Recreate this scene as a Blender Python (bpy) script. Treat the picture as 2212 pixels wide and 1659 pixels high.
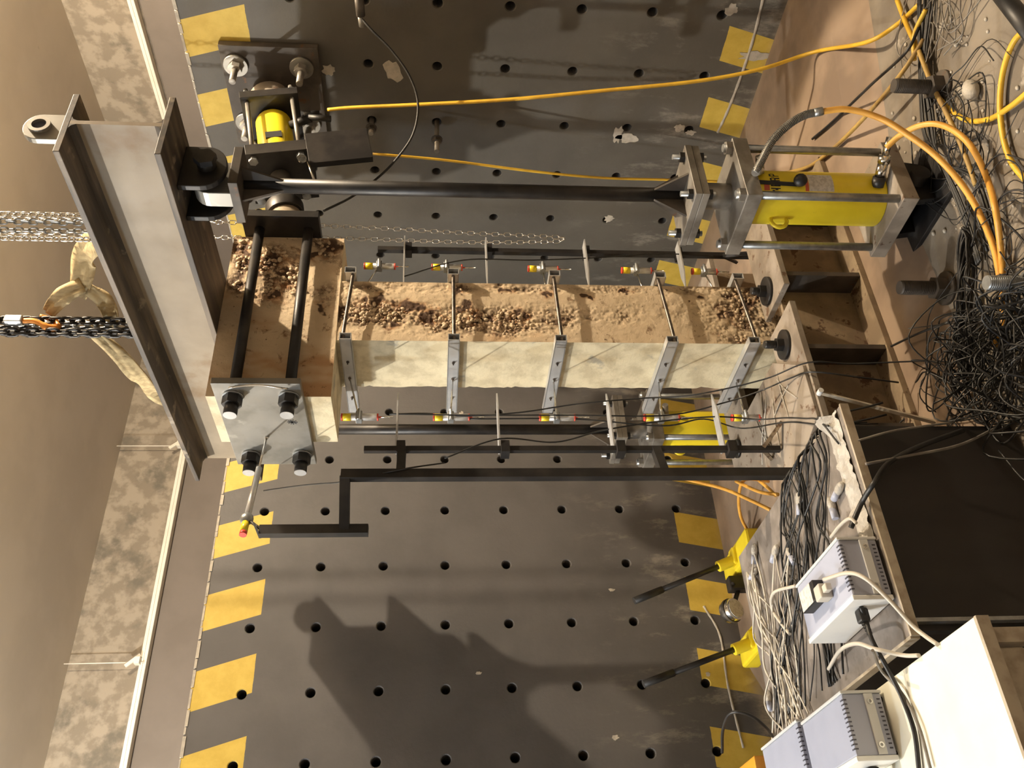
import bpy, bmesh, math, random
from mathutils import Vector, Matrix, noise
random.seed(7)
S = bpy.context.scene
COL = S.collection
for o in list(bpy.data.objects): bpy.data.objects.remove(o)

# ---------------------------------------------------------------- camera (held upright, stored on its side: rolled 90 degrees)
cam_d = bpy.data.cameras.new('camera'); cam = bpy.data.objects.new('camera', cam_d); COL.objects.link(cam)
cam_d.sensor_fit = 'HORIZONTAL'; cam_d.sensor_width = 36.0; cam_d.lens = 1937.2109 / 2212 * 36.0
cam_d.clip_start = 0.05; cam_d.clip_end = 60
right = Vector((0.81604088, -0.57797095, 0.00518316)); down = Vector((-0.04636811, -0.07440076, -0.99614985)); fwd = Vector((0.57613131, 0.81265866, -0.08751348))
m = Matrix.Identity(4)
for i, v in enumerate((down, right, -fwd)):
    for j in range(3): m[j][i] = v[j]
m[0][3], m[1][3], m[2][3] = -5.69997, -6.84229, 2.55549
cam.matrix_world = m; S.camera = cam

# ---------------------------------------------------------------- world, lamps, exposure
w = bpy.data.worlds.new('world'); S.world = w; w.use_nodes = True
w.node_tree.nodes['Background'].inputs[0].default_value = (1.0, 0.95, 0.89, 1); w.node_tree.nodes['Background'].inputs[1].default_value = 0.014
def lamp(name, loc, target, power, col, size, kind='AREA', spread=math.pi):
    d = bpy.data.lights.new(name, kind); d.energy = power; d.color = col
    if kind == 'AREA': d.shape = 'DISK'; d.size = size; d.spread = spread
    else: d.shadow_soft_size = size
    o = bpy.data.objects.new(name, d); COL.objects.link(o); o.location = loc
    o.rotation_euler = (Vector(target) - Vector(loc)).to_track_quat('-Z', 'Y').to_euler(); return o
lamp('floodlight_over_right_wall', (0.37, -4.52, 6.49), (-2.6, -1.6, 2.2), 1850, (1.0, 0.84, 0.63), 0.05, 'POINT')
lamp('floodlight_over_left_wall', (-6.6, 0.12, 6.2), (-2.3, -2.6, 2.2), 1250, (1.0, 0.96, 0.88), 0.05, 'POINT')
lamp('cool_hall_light', (-9.0, -1.6, 6.0), (-4.6, -3.4, 0.8), 620, (0.68, 0.83, 1.0), 0.25, 'POINT')
S.view_settings.view_transform = 'Standard'; S.view_settings.look = 'None'; S.view_settings.gamma = 1.0
S.view_settings.exposure = 0.0; S.view_settings.use_curve_mapping = False

# ---------------------------------------------------------------- materials
MATS = {}
def nt(name):
    mt = bpy.data.materials.new(name); mt.use_nodes = True; MATS[name] = mt
    t = mt.node_tree; return mt, t, t.nodes['Principled BSDF']
class G:
    """small node-graph helper"""
    def __init__(s, t): s.t = t; s.tc = t.nodes.new('ShaderNodeTexCoord')
    def n(s, kind, **k):
        x = s.t.nodes.new(kind)
        for a, b in k.items(): setattr(x, a, b)
        return x
    def l(s, a, b): s.t.links.new(a, b)
    def val(s, x, sock):
        if hasattr(x, 'is_output') or hasattr(x, 'links'): s.l(x, sock)
        else: sock.default_value = x
    def math(s, op, a, b=0.0, c=0.0):
        x = s.n('ShaderNodeMath', operation=op); s.val(a, x.inputs[0]); s.val(b, x.inputs[1]); s.val(c, x.inputs[2]); return x.outputs[0]
    def noise(s, scale, detail=4, rough=.55, dist=0.0, stretch=None, coord='Object'):
        x = s.n('ShaderNodeTexNoise'); x.inputs['Scale'].default_value = scale; x.inputs['Detail'].default_value = detail
        x.inputs['Roughness'].default_value = rough; x.inputs['Distortion'].default_value = dist
        src = s.tc.outputs[coord]
        if stretch:
            mp = s.n('ShaderNodeMapping'); mp.inputs['Scale'].default_value = stretch; s.l(src, mp.inputs[0]); src = mp.outputs[0]
        s.l(src, x.inputs['Vector']); return x.outputs['Fac']
    def ramp(s, fac, lo, hi):
        x = s.n('ShaderNodeMapRange', interpolation_type='SMOOTHSTEP'); s.l(fac, x.inputs[0]); x.inputs[1].default_value = lo; x.inputs[2].default_value = hi; return x.outputs[0]
    def mix(s, fac, a, b):
        x = s.n('ShaderNodeMix', data_type='RGBA')
        s.val(fac, x.inputs[0])
        for v, i in ((a, 6), (b, 7)):
            if isinstance(v, tuple): x.inputs[i].default_value = v + (1,)
            else: s.l(v, x.inputs[i])
        return x.outputs[2]
    def bump(s, h, strength, dist, bsdf):
        x = s.n('ShaderNodeBump'); x.inputs['Strength'].default_value = strength; x.inputs['Distance'].default_value = dist
        s.l(h, x.inputs['Height']); s.l(x.outputs[0], bsdf.inputs['Normal'])
def simple(name, a, b=None, scale=8, rough=.6, metal=0.0, lo=.4, hi=.65, spots=None, sp_scale=25, sp_lo=.6, bump=0.0, stretch=None, rvar=0.0, sw=.07):
    mt, t, B = nt(name); g = G(t)
    c = g.mix(g.ramp(g.noise(scale, stretch=stretch), lo, hi), a, b) if b else None
    if spots: c = g.mix(g.ramp(g.noise(sp_scale, 5, .6), sp_lo, sp_lo + sw), c if c else a, spots)
    if c: g.l(c, B.inputs['Base Color'])
    else: B.inputs['Base Color'].default_value = a + (1,)
    B.inputs['Roughness'].default_value = rough; B.inputs['Metallic'].default_value = metal
    if rvar: g.l(g.math('MULTIPLY_ADD', g.noise(scale * 1.7), rvar, rough - rvar / 2), B.inputs['Roughness'])
    if bump: g.bump(g.noise(scale * 5, 6, .65), bump, .01, B)
    return mt
simple('black_steel', (.014, .013, .013), (.032, .028, .025), 6, .45, .25, rvar=.2)
simple('mill_steel', (.055, .045, .036), (.10, .082, .064), 5, .6, .25, spots=(.13, .06, .025), sp_scale=9, sp_lo=.62, rvar=.2)
simple('beam_steel', (.06, .05, .042), (.16, .125, .09), 3, .6, .15, spots=(.24, .20, .15), sp_scale=5, sp_lo=.6, stretch=(4, .5, 4), bump=.1)
simple('beam_web', (.23, .18, .12), (.30, .24, .165), 3, .62, 0, lo=.3, hi=.7, spots=(.20, .125, .06), sp_scale=2.4, sp_lo=.56, bump=.12, rvar=.25, sw=.2)
simple('machined_steel', (.36, .335, .295), (.22, .20, .175), 7, .40, .6, spots=(.14, .12, .095), sp_scale=12, sp_lo=.66, rvar=.25)
simple('plate_steel', (.27, .255, .225), (.20, .19, .165), 5, .42, .55, spots=(.33, .31, .27), sp_scale=6, sp_lo=.62, rvar=.2)
simple('galvanised', (.42, .43, .43), (.30, .31, .31), 16, .38, .8)
simple('chrome', (.72, .70, .66), None, 1, .16, 1.0)
simple('aluminium', (.68, .68, .67), (.58, .58, .58), 10, .34, .55)
simple('dusty_steel', (.28, .235, .185), (.19, .155, .12), 5, .8, 0.1, spots=(.12, .07, .04), sp_scale=14, sp_lo=.6, bump=.15)
simple('rusty_steel', (.20, .145, .09), (.30, .225, .14), 6, .8, 0.15, spots=(.10, .055, .03), sp_scale=12, sp_lo=.58, bump=.2)
simple('threaded', (.10, .085, .075), (.19, .16, .13), 30, .4, .7)
simple('yellow_paint', (.86, .67, .03), (.78, .60, .025), 4, .34, 0, spots=(.25, .15, .03), sp_scale=10, sp_lo=.68)
simple('hose_yellow', (.75, .46, .04), (.62, .36, .03), 6, .45)
simple('hose_orange', (.80, .42, .08), (.66, .32, .05), 6, .45)
simple('hose_dusty', (.42, .27, .07), (.30, .19, .06), 6, .6)
simple('black_rubber', (.009, .0085, .008), (.02, .018, .016), 9, .5)
simple('grey_cable', (.22, .20, .17), (.14, .12, .10), 6, .5)
simple('beige_cable', (.55, .50, .42), None, 6, .45)
simple('white_plastic', (.80, .80, .78), (.74, .74, .73), 5, .4)
simple('lilac_case', (.39, .41, .50), (.36, .38, .47), 4, .42)
simple('case_grey', (.62, .62, .60), None, 5, .4)
simple('slot_black', (.07, .07, .09), None, 5, .6)
simple('orange_case', (.80, .36, .03), (.74, .32, .025), 4, .4)
simple('red_plastic', (.62, .06, .03), None, 4, .4)
simple('strap_cloth', (.50, .39, .21), (.36, .27, .14), 6, .9, 0, bump=.3, stretch=(6, 6, 1))
simple('table_top', (.15, .128, .11), (.25, .218, .19), 8, .5, 0, lo=.35, hi=.7, spots=(.14, .115, .095), sp_scale=14, sp_lo=.58, rvar=.35)
simple('table_black', (.016, .013, .011), (.024, .02, .017), 4, .55, 0, stretch=(1, 1, .3))
simple('table_white', (.84, .80, .66), (.80, .76, .60), 3, .45)
simple('table_edge', (.42, .36, .27), (.30, .24, .17), 12, .6)
simple('film', (.46, .42, .36), (.60, .56, .49), 14, .16, 0, bump=.9)
simple('label_white', (.62, .60, .56), (.45, .43, .40), 60, .6)
simple('black_print', (.02, .02, .02), None, 5, .6)
simple('red_print', (.55, .10, .05), None, 5, .6)
simple('orange_hook', (.75, .28, .05), (.55, .2, .04), 8, .4, .3)
simple('grout', (.50, .45, .37), (.40, .36, .30), 20, .9, bump=.4)
simple('trim_white', (.86, .80, .68), (.80, .73, .60), 3, .35)
simple('plaster_band', (.20, .165, .135), (.18, .148, .12), 2, .8)
simple('ceiling_plaster', (.60, .53, .445), (.55, .485, .405), 1.2, .8, 0, spots=(.48, .42, .345), sp_scale=5, sp_lo=.7, bump=.05)
simple('peeled_plaster', (.36, .30, .225), (.25, .205, .15), 5, .85, 0, lo=.42, hi=.58, spots=(.165, .14, .105), sp_scale=2.2, sp_lo=.50, sw=.16, bump=.25)
simple('floor_dusty', (.22, .185, .14), (.13, .107, .08), 2.5, .85, 0, lo=.35, hi=.65, spots=(.36, .32, .26), sp_scale=4, sp_lo=.62, bump=.35)
simple('pad_tan', (.30, .215, .145), (.185, .13, .088), 1.8, .8, 0, lo=.38, hi=.62, spots=(.16, .11, .075), sp_scale=16, sp_lo=.68, bump=.15)
simple('hole_lining', (.10, .09, .08), (.06, .055, .05), 12, .9)
simple('stone', (.56, .44, .29), (.30, .18, .10), 22, .6, 0, spots=(.10, .045, .02), sp_scale=30, sp_lo=.6)
simple('concrete_side', (.50, .42, .27), (.66, .57, .38), 9, .85, 0, lo=.35, hi=.6, spots=(.36, .33, .26), sp_scale=5, sp_lo=.60, sw=.1, bump=.4)

def wall_material(name, axis, tint, top, low):
    # dark wall paint with slanted yellow hazard stripes along the head and the foot of the wall
    mt, t, B = nt(name); g = G(t)
    sep = g.n('ShaderNodeSeparateXYZ'); g.l(g.tc.outputs['Object'], sep.inputs[0])
    h = sep.outputs[axis]; z = sep.outputs[2]; hn = g.math('MULTIPLY', h, -1.0)
    def band(slant, zref, start, period, duty, lo, hi):
        u = g.math('MULTIPLY_ADD', g.math('SUBTRACT', zref, z), slant, hn)
        u = g.math('DIVIDE', g.math('SUBTRACT', u, start), period)
        f = g.math('LESS_THAN', g.math('FRACT', u), duty)
        zz = g.math('MULTIPLY_ADD', g.math('SUBTRACT', g.noise(14), .5), .012, z)
        return g.math('MULTIPLY', f, g.math('MULTIPLY', g.math('GREATER_THAN', zz, lo), g.math('LESS_THAN', zz, hi)))
    mk = g.math('MAXIMUM', band(*top), band(*low))
    n1 = g.noise(1.4, 5, .6); n2 = g.noise(6, 6, .7, stretch=(1, 1, .4)); n3 = g.noise(26, 5, .7)
    base = g.mix(g.ramp(n1, .35, .65), tuple(a * b for a, b in zip((.074, .0685, .066), tint)), tuple(a * b for a, b in zip((.096, .089, .085), tint)))
    # pale dust rubbed low on the wall
    dz = g.n('ShaderNodeMapRange'); g.l(z, dz.inputs[0]); dz.inputs[1].default_value = 1.5; dz.inputs[2].default_value = .5
    scuff = g.math('MULTIPLY', g.ramp(n2, .52, .68), dz.outputs[0])
    base = g.mix(g.math('MULTIPLY', scuff, .75), base, (.27, .24, .20))
    base = g.mix(g.ramp(n3, .74, .78), base, (.30, .27, .23))
    yel = g.mix(g.ramp(g.noise(9, 5, .65), .3, .7), (.53, .365, .05), (.62, .44, .075))
    yel = g.mix(g.ramp(n3, .70, .74), yel, (.36, .29, .14))
    foot = g.math('MULTIPLY', g.ramp(z, .16, -.02), g.ramp(n2, .35, .55))
    c = g.mix(mk, base, yel); c = g.mix(foot, c, (.40, .33, .24))
    g.l(c, B.inputs['Base Color']); B.inputs['Roughness'].default_value = .62
    g.bump(g.noise(30, 5, .6), .12, .01, B)
    return mt
wall_material('paint_left', 0, (1, 1, 1), (.3, 4.32, 1.695, .6, .49, 3.878, 9), (-.2, .475, 2.195, .598, .48, -9, .475))
wall_material('paint_right', 1, (1.06, 1.02, .86), (-.3, 4.32, 2.2, .612, .48, 3.85, 9), (.27, .46, 2.345, .605, .47, -9, .46))

def rusty_concrete(name, side=False):
    mt, t, B = nt(name); g = G(t)
    n1 = g.noise(3.2, 5, .6); n2 = g.noise(9, 6, .7, .4); n3 = g.noise(34, 5, .7); n4 = g.noise(2.2, 4, .6, stretch=(1, 1, .45))
    c = g.mix(g.ramp(n1, .3, .7), (.58, .45, .29), (.68, .535, .36))
    c = g.mix(g.math('MULTIPLY', g.ramp(n4, .53, .66), .7), c, (.42, .20, .065))
    c = g.mix(g.math('MULTIPLY', g.ramp(n2, .56, .68), .9), c, (.17, .08, .03))
    c = g.mix(g.ramp(n3, .64, .70), c, (.12, .065, .03))
    at = g.n('ShaderNodeAttribute'); at.attribute_name = 'rust'
    hm = g.math('MULTIPLY', g.ramp(at.outputs['Fac'], .05, .5), g.ramp(g.noise(30, 5, .7), .42, .54))
    c = g.mix(g.math('MULTIPLY', hm, .9), c, (.085, .038, .016))
    sk = g.n('ShaderNodeAttribute'); sk.attribute_name = 'streak'; bl = g.n('ShaderNodeAttribute'); bl.attribute_name = 'blotch'
    c = g.mix(g.math('MULTIPLY', g.ramp(sk.outputs['Fac'], .25, .8), .6), c, (.40, .17, .045))
    c = g.mix(g.math('MULTIPLY', g.ramp(bl.outputs['Fac'], .25, .62), .93), c, (.05, .023, .011))
    hs = g.math('MULTIPLY', g.ramp(at.outputs['Fac'], .1, .5), g.ramp(g.noise(6, 3, .5), .54, .63))
    c = g.mix(g.math('MULTIPLY', hs, .85), c, (.06, .028, .014))
    g.l(c, B.inputs['Base Color']); B.inputs['Roughness'].default_value = .88
    g.bump(n3, .5, .01, B); return mt
rusty_concrete('concrete_front')

# ---------------------------------------------------------------- mesh helpers
ORG = {}
def V(*a): return Vector(a)
class MB:
    def __init__(s): s.v = []; s.f = []; s.sm = []
    def add(s, vs, fs, smooth=False):
        o = len(s.v); s.v += [Vector(p) for p in vs]
        for f in fs: s.f.append(tuple(i + o for i in f)); s.sm.append(smooth)
        return s
    def box(s, x0, x1, y0, y1, z0, z1):
        return s.add([(x, y, z) for x in (x0, x1) for y in (y0, y1) for z in (z0, z1)],
                     [(0, 1, 3, 2), (4, 6, 7, 5), (0, 4, 5, 1), (2, 3, 7, 6), (0, 2, 6, 4), (1, 5, 7, 3)])
    def bar(s, p0, p1, wd, ht, up=(0, 0, 1)):
        p0, p1 = Vector(p0), Vector(p1); d = (p1 - p0).normalized(); u = Vector(up)
        sd = d.cross(u)
        if sd.length < 1e-4: sd = d.cross(Vector((0, 1, 0)))
        sd.normalize(); u = sd.cross(d)
        return s.add([p + sd * a * wd / 2 + u * b * ht / 2 for p in (p0, p1) for a in (-1, 1) for b in (-1, 1)],
                     [(0, 1, 3, 2), (4, 6, 7, 5), (0, 4, 5, 1), (2, 3, 7, 6), (0, 2, 6, 4), (1, 5, 7, 3)])
    def cyl(s, p0, p1, r, n=20, r1=None, cap=True, smooth=True):
        p0, p1 = Vector(p0), Vector(p1); r1 = r if r1 is None else r1
        d = (p1 - p0).normalized(); a = d.orthogonal().normalized(); b = d.cross(a)
        vs = []
        for p, rr in ((p0, r), (p1, r1)):
            vs += [p + (a * math.cos(2 * math.pi * i / n) + b * math.sin(2 * math.pi * i / n)) * rr for i in range(n)]
        s.add(vs, [(i, (i + 1) % n, n + (i + 1) % n, n + i) for i in range(n)], smooth)
        if cap:
            s.add(vs[:n], [tuple(range(n))[::-1]]); s.add(vs[n:], [tuple(range(n))])
        return s
    def ring(s, c, axis, ro, ri, h, n=24):
        c, d = Vector(c), Vector(axis).normalized(); a = d.orthogonal().normalized(); b = d.cross(a); vs = []
        for k in range(n):
            e = a * math.cos(2 * math.pi * k / n) + b * math.sin(2 * math.pi * k / n)
            vs += [c + e * ri - d * h / 2, c + e * ro - d * h / 2, c + e * ro + d * h / 2, c + e * ri + d * h / 2]
        return s.add(vs, [(4 * k + j, 4 * ((k + 1) % n) + j, 4 * ((k + 1) % n) + (j + 1) % 4, 4 * k + (j + 1) % 4) for k in range(n) for j in range(4)])
    def prism(s, poly, off):
        # planar polygon (3D points) extruded by vector off
        n = len(poly); p = [Vector(q) for q in poly]; off = Vector(off)
        return s.add(p + [q + off for q in p], [tuple(range(n))[::-1], tuple(range(n, 2 * n))] + [(i, (i + 1) % n, n + (i + 1) % n, n + i) for i in range(n)])
    def tube(s, pts, r, n=8, closed=False):
        pts = [Vector(p) for p in pts]; N = len(pts); prev = None; vs = []
        for i, p in enumerate(pts):
            if closed: d = pts[(i + 1) % N] - pts[i - 1]
            else: d = pts[min(i + 1, N - 1)] - pts[max(i - 1, 0)]
            if d.length < 1e-9: d = Vector((0, 0, 1))
            d.normalize()
            a = d.orthogonal() if prev is None else prev - d * prev.dot(d)
            if a.length < 1e-6: a = d.orthogonal()
            a.normalize(); prev = a; b = d.cross(a)
            rr = r[i] if isinstance(r, (list, tuple)) else r
            vs += [p + (a * math.cos(2 * math.pi * k / n) + b * math.sin(2 * math.pi * k / n)) * rr for k in range(n)]
        fs = []
        for i in range(N if closed else N - 1):
            j = (i + 1) % N
            fs += [(i * n + k, i * n + (k + 1) % n, j * n + (k + 1) % n, j * n + k) for k in range(n)]
        s.add(vs, fs, True)
        if not closed: s.add(vs[:n], [tuple(range(n))[::-1]]); s.add(vs[-n:], [tuple(range(n))])
        return s
    def ball(s, c, rx, ry=None, rz=None, n=12, m=7, rot=None):
        ry = rx if ry is None else ry; rz = rx if rz is None else rz; vs = []; c = Vector(c)
        for i in range(m + 1):
            t = math.pi * i / m
            for k in range(n):
                q = Vector((rx * math.sin(t) * math.cos(2 * math.pi * k / n), ry * math.sin(t) * math.sin(2 * math.pi * k / n), rz * math.cos(t)))
                vs.append(c + (rot @ q if rot else q))
        return s.add(vs, [(i * n + k, i * n + (k + 1) % n, (i + 1) * n + (k + 1) % n, (i + 1) * n + k) for i in range(m) for k in range(n)], True)
    def mesh(s, name, org=(0, 0, 0)):
        o = Vector(org); me = bpy.data.meshes.new(name); me.from_pydata([tuple(p - o) for p in s.v], [], s.f)
        me.polygons.foreach_set('use_smooth', s.sm)
        bm = bmesh.new(); bm.from_mesh(me); bmesh.ops.remove_doubles(bm, verts=bm.verts, dist=1e-6)
        bmesh.ops.recalc_face_normals(bm, faces=bm.faces); bm.to_mesh(me); bm.free(); me.update(); return me
    def build(s, name, mat, parent=None, bevel=0.0, org=None):
        oo = ORG[parent] if parent else Vector(org or (0, 0, 0))
        me = s.mesh(name, oo); ob = bpy.data.objects.new(name, me); COL.objects.link(ob)
        me.materials.append(MATS[mat]); ORG[ob] = oo
        if parent: ob.parent = parent
        elif org: ob.location = org
        if bevel:
            b = ob.modifiers.new('bevel', 'BEVEL'); b.width = bevel; b.segments = 2; b.limit_method = 'ANGLE'
        return ob
def thing(name, label, cat, loc, group=None):
    o = bpy.data.objects.new(name, None); COL.objects.link(o); o.location = loc; o.empty_display_size = .1
    o['label'] = label; o['category'] = cat
    if group: o['group'] = group
    ORG[o] = Vector(loc); return o
def tag(o, label, cat, group=None, kind=None):
    o['label'] = label; o['category'] = cat
    if group: o['group'] = group
    if kind: o['kind'] = kind
    return o
def struct(o, label=None):
    o['kind'] = 'structure'
    if label: o['label'] = label
    return o
def smooth_path(pts, seg=8):
    P = [Vector(p) for p in pts]; P = [P[0] * 2 - P[1]] + P + [P[-1] * 2 - P[-2]]; out = []
    for i in range(1, len(P) - 2):
        a, b, c, d = P[i - 1:i + 3]
        for k in range(seg):
            t = k / seg
            out.append(.5 * ((2 * b) + (c - a) * t + (2 * a - 5 * b + 4 * c - d) * t * t + (3 * b - a - 3 * c + d) * t ** 3))
    out.append(P[-2]); return out
def hexnut(mb, p, axis, r, h):
    p, d = Vector(p), Vector(axis).normalized(); mb.cyl(p, p + d * h, r, 6, smooth=False)

# ---------------------------------------------------------------- the setting
def holed_wall(name, plane, holes_h, holes_z, h0, h1, top, thick, r, mat):
    """front face with bolt holes bored into it; plane 'x' or 'y', face at 0 and body behind it"""
    mb = MB(); n = 16; tubes = MB(); c = .25
    def P(h, z, d=0.0): return (h, d, z) if plane == 'y' else (d, h, z)
    hs = sorted(holes_h); zs = sorted(holes_z)
    for h in hs:
        for z in zs:
            sq = []
            for k in range(n):
                a = 2 * math.pi * (k + .5) / n; ca, sa = math.cos(a), math.sin(a); q = c / max(abs(ca), abs(sa)); sq.append((h + ca * q, z + sa * q))
            rim = [(h + r * math.cos(2 * math.pi * (k + .5) / n), z + r * math.sin(2 * math.pi * (k + .5) / n)) for k in range(n)]
            rim2 = [(h + (r - .006) * math.cos(2 * math.pi * (k + .5) / n), z + (r - .006) * math.sin(2 * math.pi * (k + .5) / n)) for k in range(n)]
            cor = [(h + c, z + c), (h - c, z + c), (h - c, z - c), (h + c, z - c)]
            vs = [P(*p) for p in sq] + [P(*p) for p in rim] + [P(*p) for p in cor] + [P(*p, .006) for p in rim2]
            fs = []
            for k in range(n):
                j = (k + 1) % n
                if k in (1, 5, 9, 13): fs.append((k, 2 * n + (k - 1) // 4, j, n + j, n + k))
                else: fs.append((k, j, n + j, n + k))
            fs += [(n + k, n + (k + 1) % n, 2 * n + 4 + (k + 1) % n, 2 * n + 4 + k) for k in range(n)]
            mb.add(vs, fs)
            vt = [P(*p, .006) for p in rim2] + [P(*p, .28) for p in rim2]
            tubes.add(vt, [(k, (k + 1) % n, n + (k + 1) % n, n + k) for k in range(n)] + [tuple(range(n, 2 * n))])
    a0, a1, z0, z1 = hs[0] - c, hs[-1] + c, zs[0] - c, zs[-1] + c
    def quad(x0, x1, y0, y1, d=0.0): mb.add([P(x0, y0, d), P(x1, y0, d), P(x1, y1, d), P(x0, y1, d)], [(0, 1, 2, 3)])
    quad(h0, h1, 0, z0); quad(h0, h1, z1, top); quad(h0, a0, z0, z1); quad(a1, h1, z0, z1)
    mb.add([P(h0, top), P(h1, top), P(h1, top, thick), P(h0, top, thick)], [(0, 1, 2, 3)])
    quad(h0, h1, 0, top, thick)
    for e in (h0, h1): mb.add([P(e, 0), P(e, top), P(e, top, thick), P(e, 0, thick)], [(0, 1, 2, 3)])
    wl = struct(mb.build(name, mat)); tb = tubes.build('hole_lining', 'hole_lining', wl); return wl
wl = holed_wall('wall_left', 'y', [-.667 - .5 * i for i in range(13)], [3.95 - .5 * j for j in range(8)], -9.5, 0, 4.32, .9, .042, 'paint_left')
struct(wl, 'dark painted strong wall with bolt holes and hazard stripes, left of the corner')
wr = holed_wall('wall_right', 'x', [-.813 - .5 * i for i in range(12)], [4.038 - .5 * j for j in range(8)], -9.0, 0, 4.32, .9, .042, 'paint_right')
struct(wr, 'dark painted strong wall with bolt holes and hazard stripes, right of the corner')
# broken cement edge along the wall heads and cement smears round some holes
def ragged(parent, plane, h0, h1, z, d, hh, seed):
    rnd = random.Random(seed); mb = MB(); x = h0
    while x < h1:
        L = rnd.uniform(.04, .16); a = rnd.uniform(.2, 1)
        if plane == 'y': mb.box(x, x + L * .9, -d * a, .02, z - hh * a, z + .004)
        else: mb.box(-d * a, .02, x, x + L * .9, z - hh * a, z + .004)
        x += L
    o = mb.build('cement_edge', 'grout', parent); o['kind'] = 'stuff'
ragged(wl, 'y', -6, -.1, 4.32, .008, .022, 1); ragged(wr, 'x', -6, -.1, 4.32, .008, .022, 2)
def smear(parent, plane, h, z, rx, rz, seed):
    rnd = random.Random(seed); n = 18; mb = MB(); poly = []
    for k in range(n):
        a = 2 * math.pi * k / n; q = rnd.uniform(.6, 1.1); poly.append((h + rx * q * math.cos(a), z + rz * q * math.sin(a)))
    pts = [(p[0], -.004, p[1]) if plane == 'y' else (-.004, p[0], p[1]) for p in poly]
    mb.prism(pts, (0, .005, 0) if plane == 'y' else (.005, 0, 0)); mb.build('cement_smear', 'grout', parent)
for a in [('x', -2.25, 1.10, .09, .045, 1), ('x', -2.22, 1.02, .05, .1, 2), ('x', -2.75, 3.33, .05, .055, 3), ('x', -2.76, 2.86, .1, .08, 4), ('x', -3.36, .48, .05, .05, 5),
          ('x', -2.33, .62, .04, .05, 6), ('x', -2.29, .52, .03, .05, 7), ('x', -1.33, 1.02, .05, .05, 8), ('x', -3.0, .20, .05, .14, 9)]: smear(wr, *a)
for a in [('y', -4.05, 1.2, .02, .03, 11), ('y', -3.55, 2.2, .012, .03, 12), ('y', -2.9, 1.1, .015, .03, 13), ('y', -3.6, .42, .02, .02, 14), ('y', -1.2, 2.3, .04, .03, 15)]: smear(wl, *a)
# pale rubbed line across the low stripes
mb = MB(); mb.tube(smooth_path([(-3.05, -.002, .36), (-3.3, -.002, .27), (-3.7, -.002, .28), (-4.15, -.002, .25)], 6), [.011, .008] * 9 + [.01], 6); mb.build('scratch_line', 'grout', wl)
mb = MB(); mb.tube(smooth_path([(-.002, -3.62, .30), (-.002, -3.1, .26), (-.002, -2.6, .27), (-.002, -2.3, .30)], 6), [.013, .009] * 9 + [.012], 6); mb.build('scratch_line', 'grout', wr)

struct(MB().box(-12, 6, -13, 6, -.2, 0).build('floor', 'floor_dusty'), 'dusty concrete laboratory floor')
top_ = [(-3.5, 0), (-3.5, -3.36), (-1.95, -3.36), (-1.3, -3.56), (0, -4.0)]; bot_ = [(-3.75, 0), (-3.75, -3.6), (-1.98, -3.6), (-1.35, -3.84), (0, -4.3)]
pad = MB().add([(x, y, .105) for x, y in top_] + [(0, 0, .105)] + [(x, y, 0) for x, y in bot_] + [(0, 0, 0)], [(0, 1, 2, 3, 4, 5), (6, 7, 8, 9, 10, 11), (0, 1, 7, 6), (1, 2, 8, 7), (2, 3, 9, 8), (3, 4, 10, 9), (4, 5, 11, 10), (5, 0, 6, 11)]).build('floor_pad', 'pad_tan'); struct(pad, 'low tan concrete plinth under the test rig')
struct(MB().box(-13, 4.2, 4.0, 4.3, 0, 5.93).build('wall_back_left', 'plaster_band'), 'plain tan building wall behind the left strong wall')
struct(MB().box(4.0, 4.3, -14, 4.0, 0, 5.93).build('wall_back_right', 'plaster_band'), 'plain tan building wall behind the right strong wall')
struct(MB().box(-13, 4.2, 3.995, 4.3, 5.93, 6.8).build('wall_peeling_left', 'peeled_plaster'), 'blotchy peeling plaster band above the left strong wall')
struct(MB().box(3.995, 4.3, -14, 3.995, 5.93, 6.8).build('wall_peeling_right', 'peeled_plaster'), 'blotchy peeling plaster band above the right strong wall')
struct(MB().box(-13, 6, -14, 6, 6.8, 7.0).build('ceiling', 'ceiling_plaster'), 'smooth tan plaster ceiling')
struct(MB().box(-13, -12.7, -14, 4, 0, 6.8).build('wall_far_left', 'ceiling_plaster')); struct(MB().box(-13, 4, -14.3, -14, 0, 6.8).build('wall_behind', 'ceiling_plaster'))
def strip(name, plane, h0, h1, z, label):
    t = thing(name, label, 'conduit', (h0, 3.9, z) if plane == 'y' else (3.9, h0, z))
    if plane == 'y':
        MB().box(h0, h1, 3.88, 3.995, z - .05, z + .03).build('trunking', 'trim_white', t, .006); MB().box(h0, h1, 3.87, 3.9, z - .012, z + .012).build('cover_strip', 'trim_white', t)
    else:
        MB().box(3.88, 3.995, h0, h1, z - .05, z + .03).build('trunking', 'trim_white', t, .006); MB().box(3.87, 3.9, h0, h1, z - .012, z + .012).build('cover_strip', 'trim_white', t)
    return t
tl = strip('wall_trunking', 'y', -8, 3.86, 5.93, 'long white trunking along the building wall above the left strong wall')
tr = strip('wall_trunking', 'x', -8, 3.86, 6.0, 'long cream trunking along the building wall above the right strong wall')
for x in (.83, -2.12):
    MB().cyl((x, 3.86, 5.9), (x, 3.86, 6.8), .006, 6).build('hanger_wire', 'trim_white', tl); MB().box(x - .03, x + .05, 3.8, 3.88, 5.94, 6.0).build('hanger_clip', 'trim_white', tl)
    MB().bar((x - .05, 3.84, 6.1), (x + .08, 3.84, 5.95), .02, .04).build('hanger_clip', 'trim_white', tl)
MB().cyl((3.86, -.95, 6.0), (3.86, -.95, 6.8), .006, 6).build('hanger_wire', 'trim_white', tr); MB().box(3.8, 3.88, -1.0, -.9, 6.0, 6.06).build('hanger_clip', 'trim_white', tr)

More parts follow.
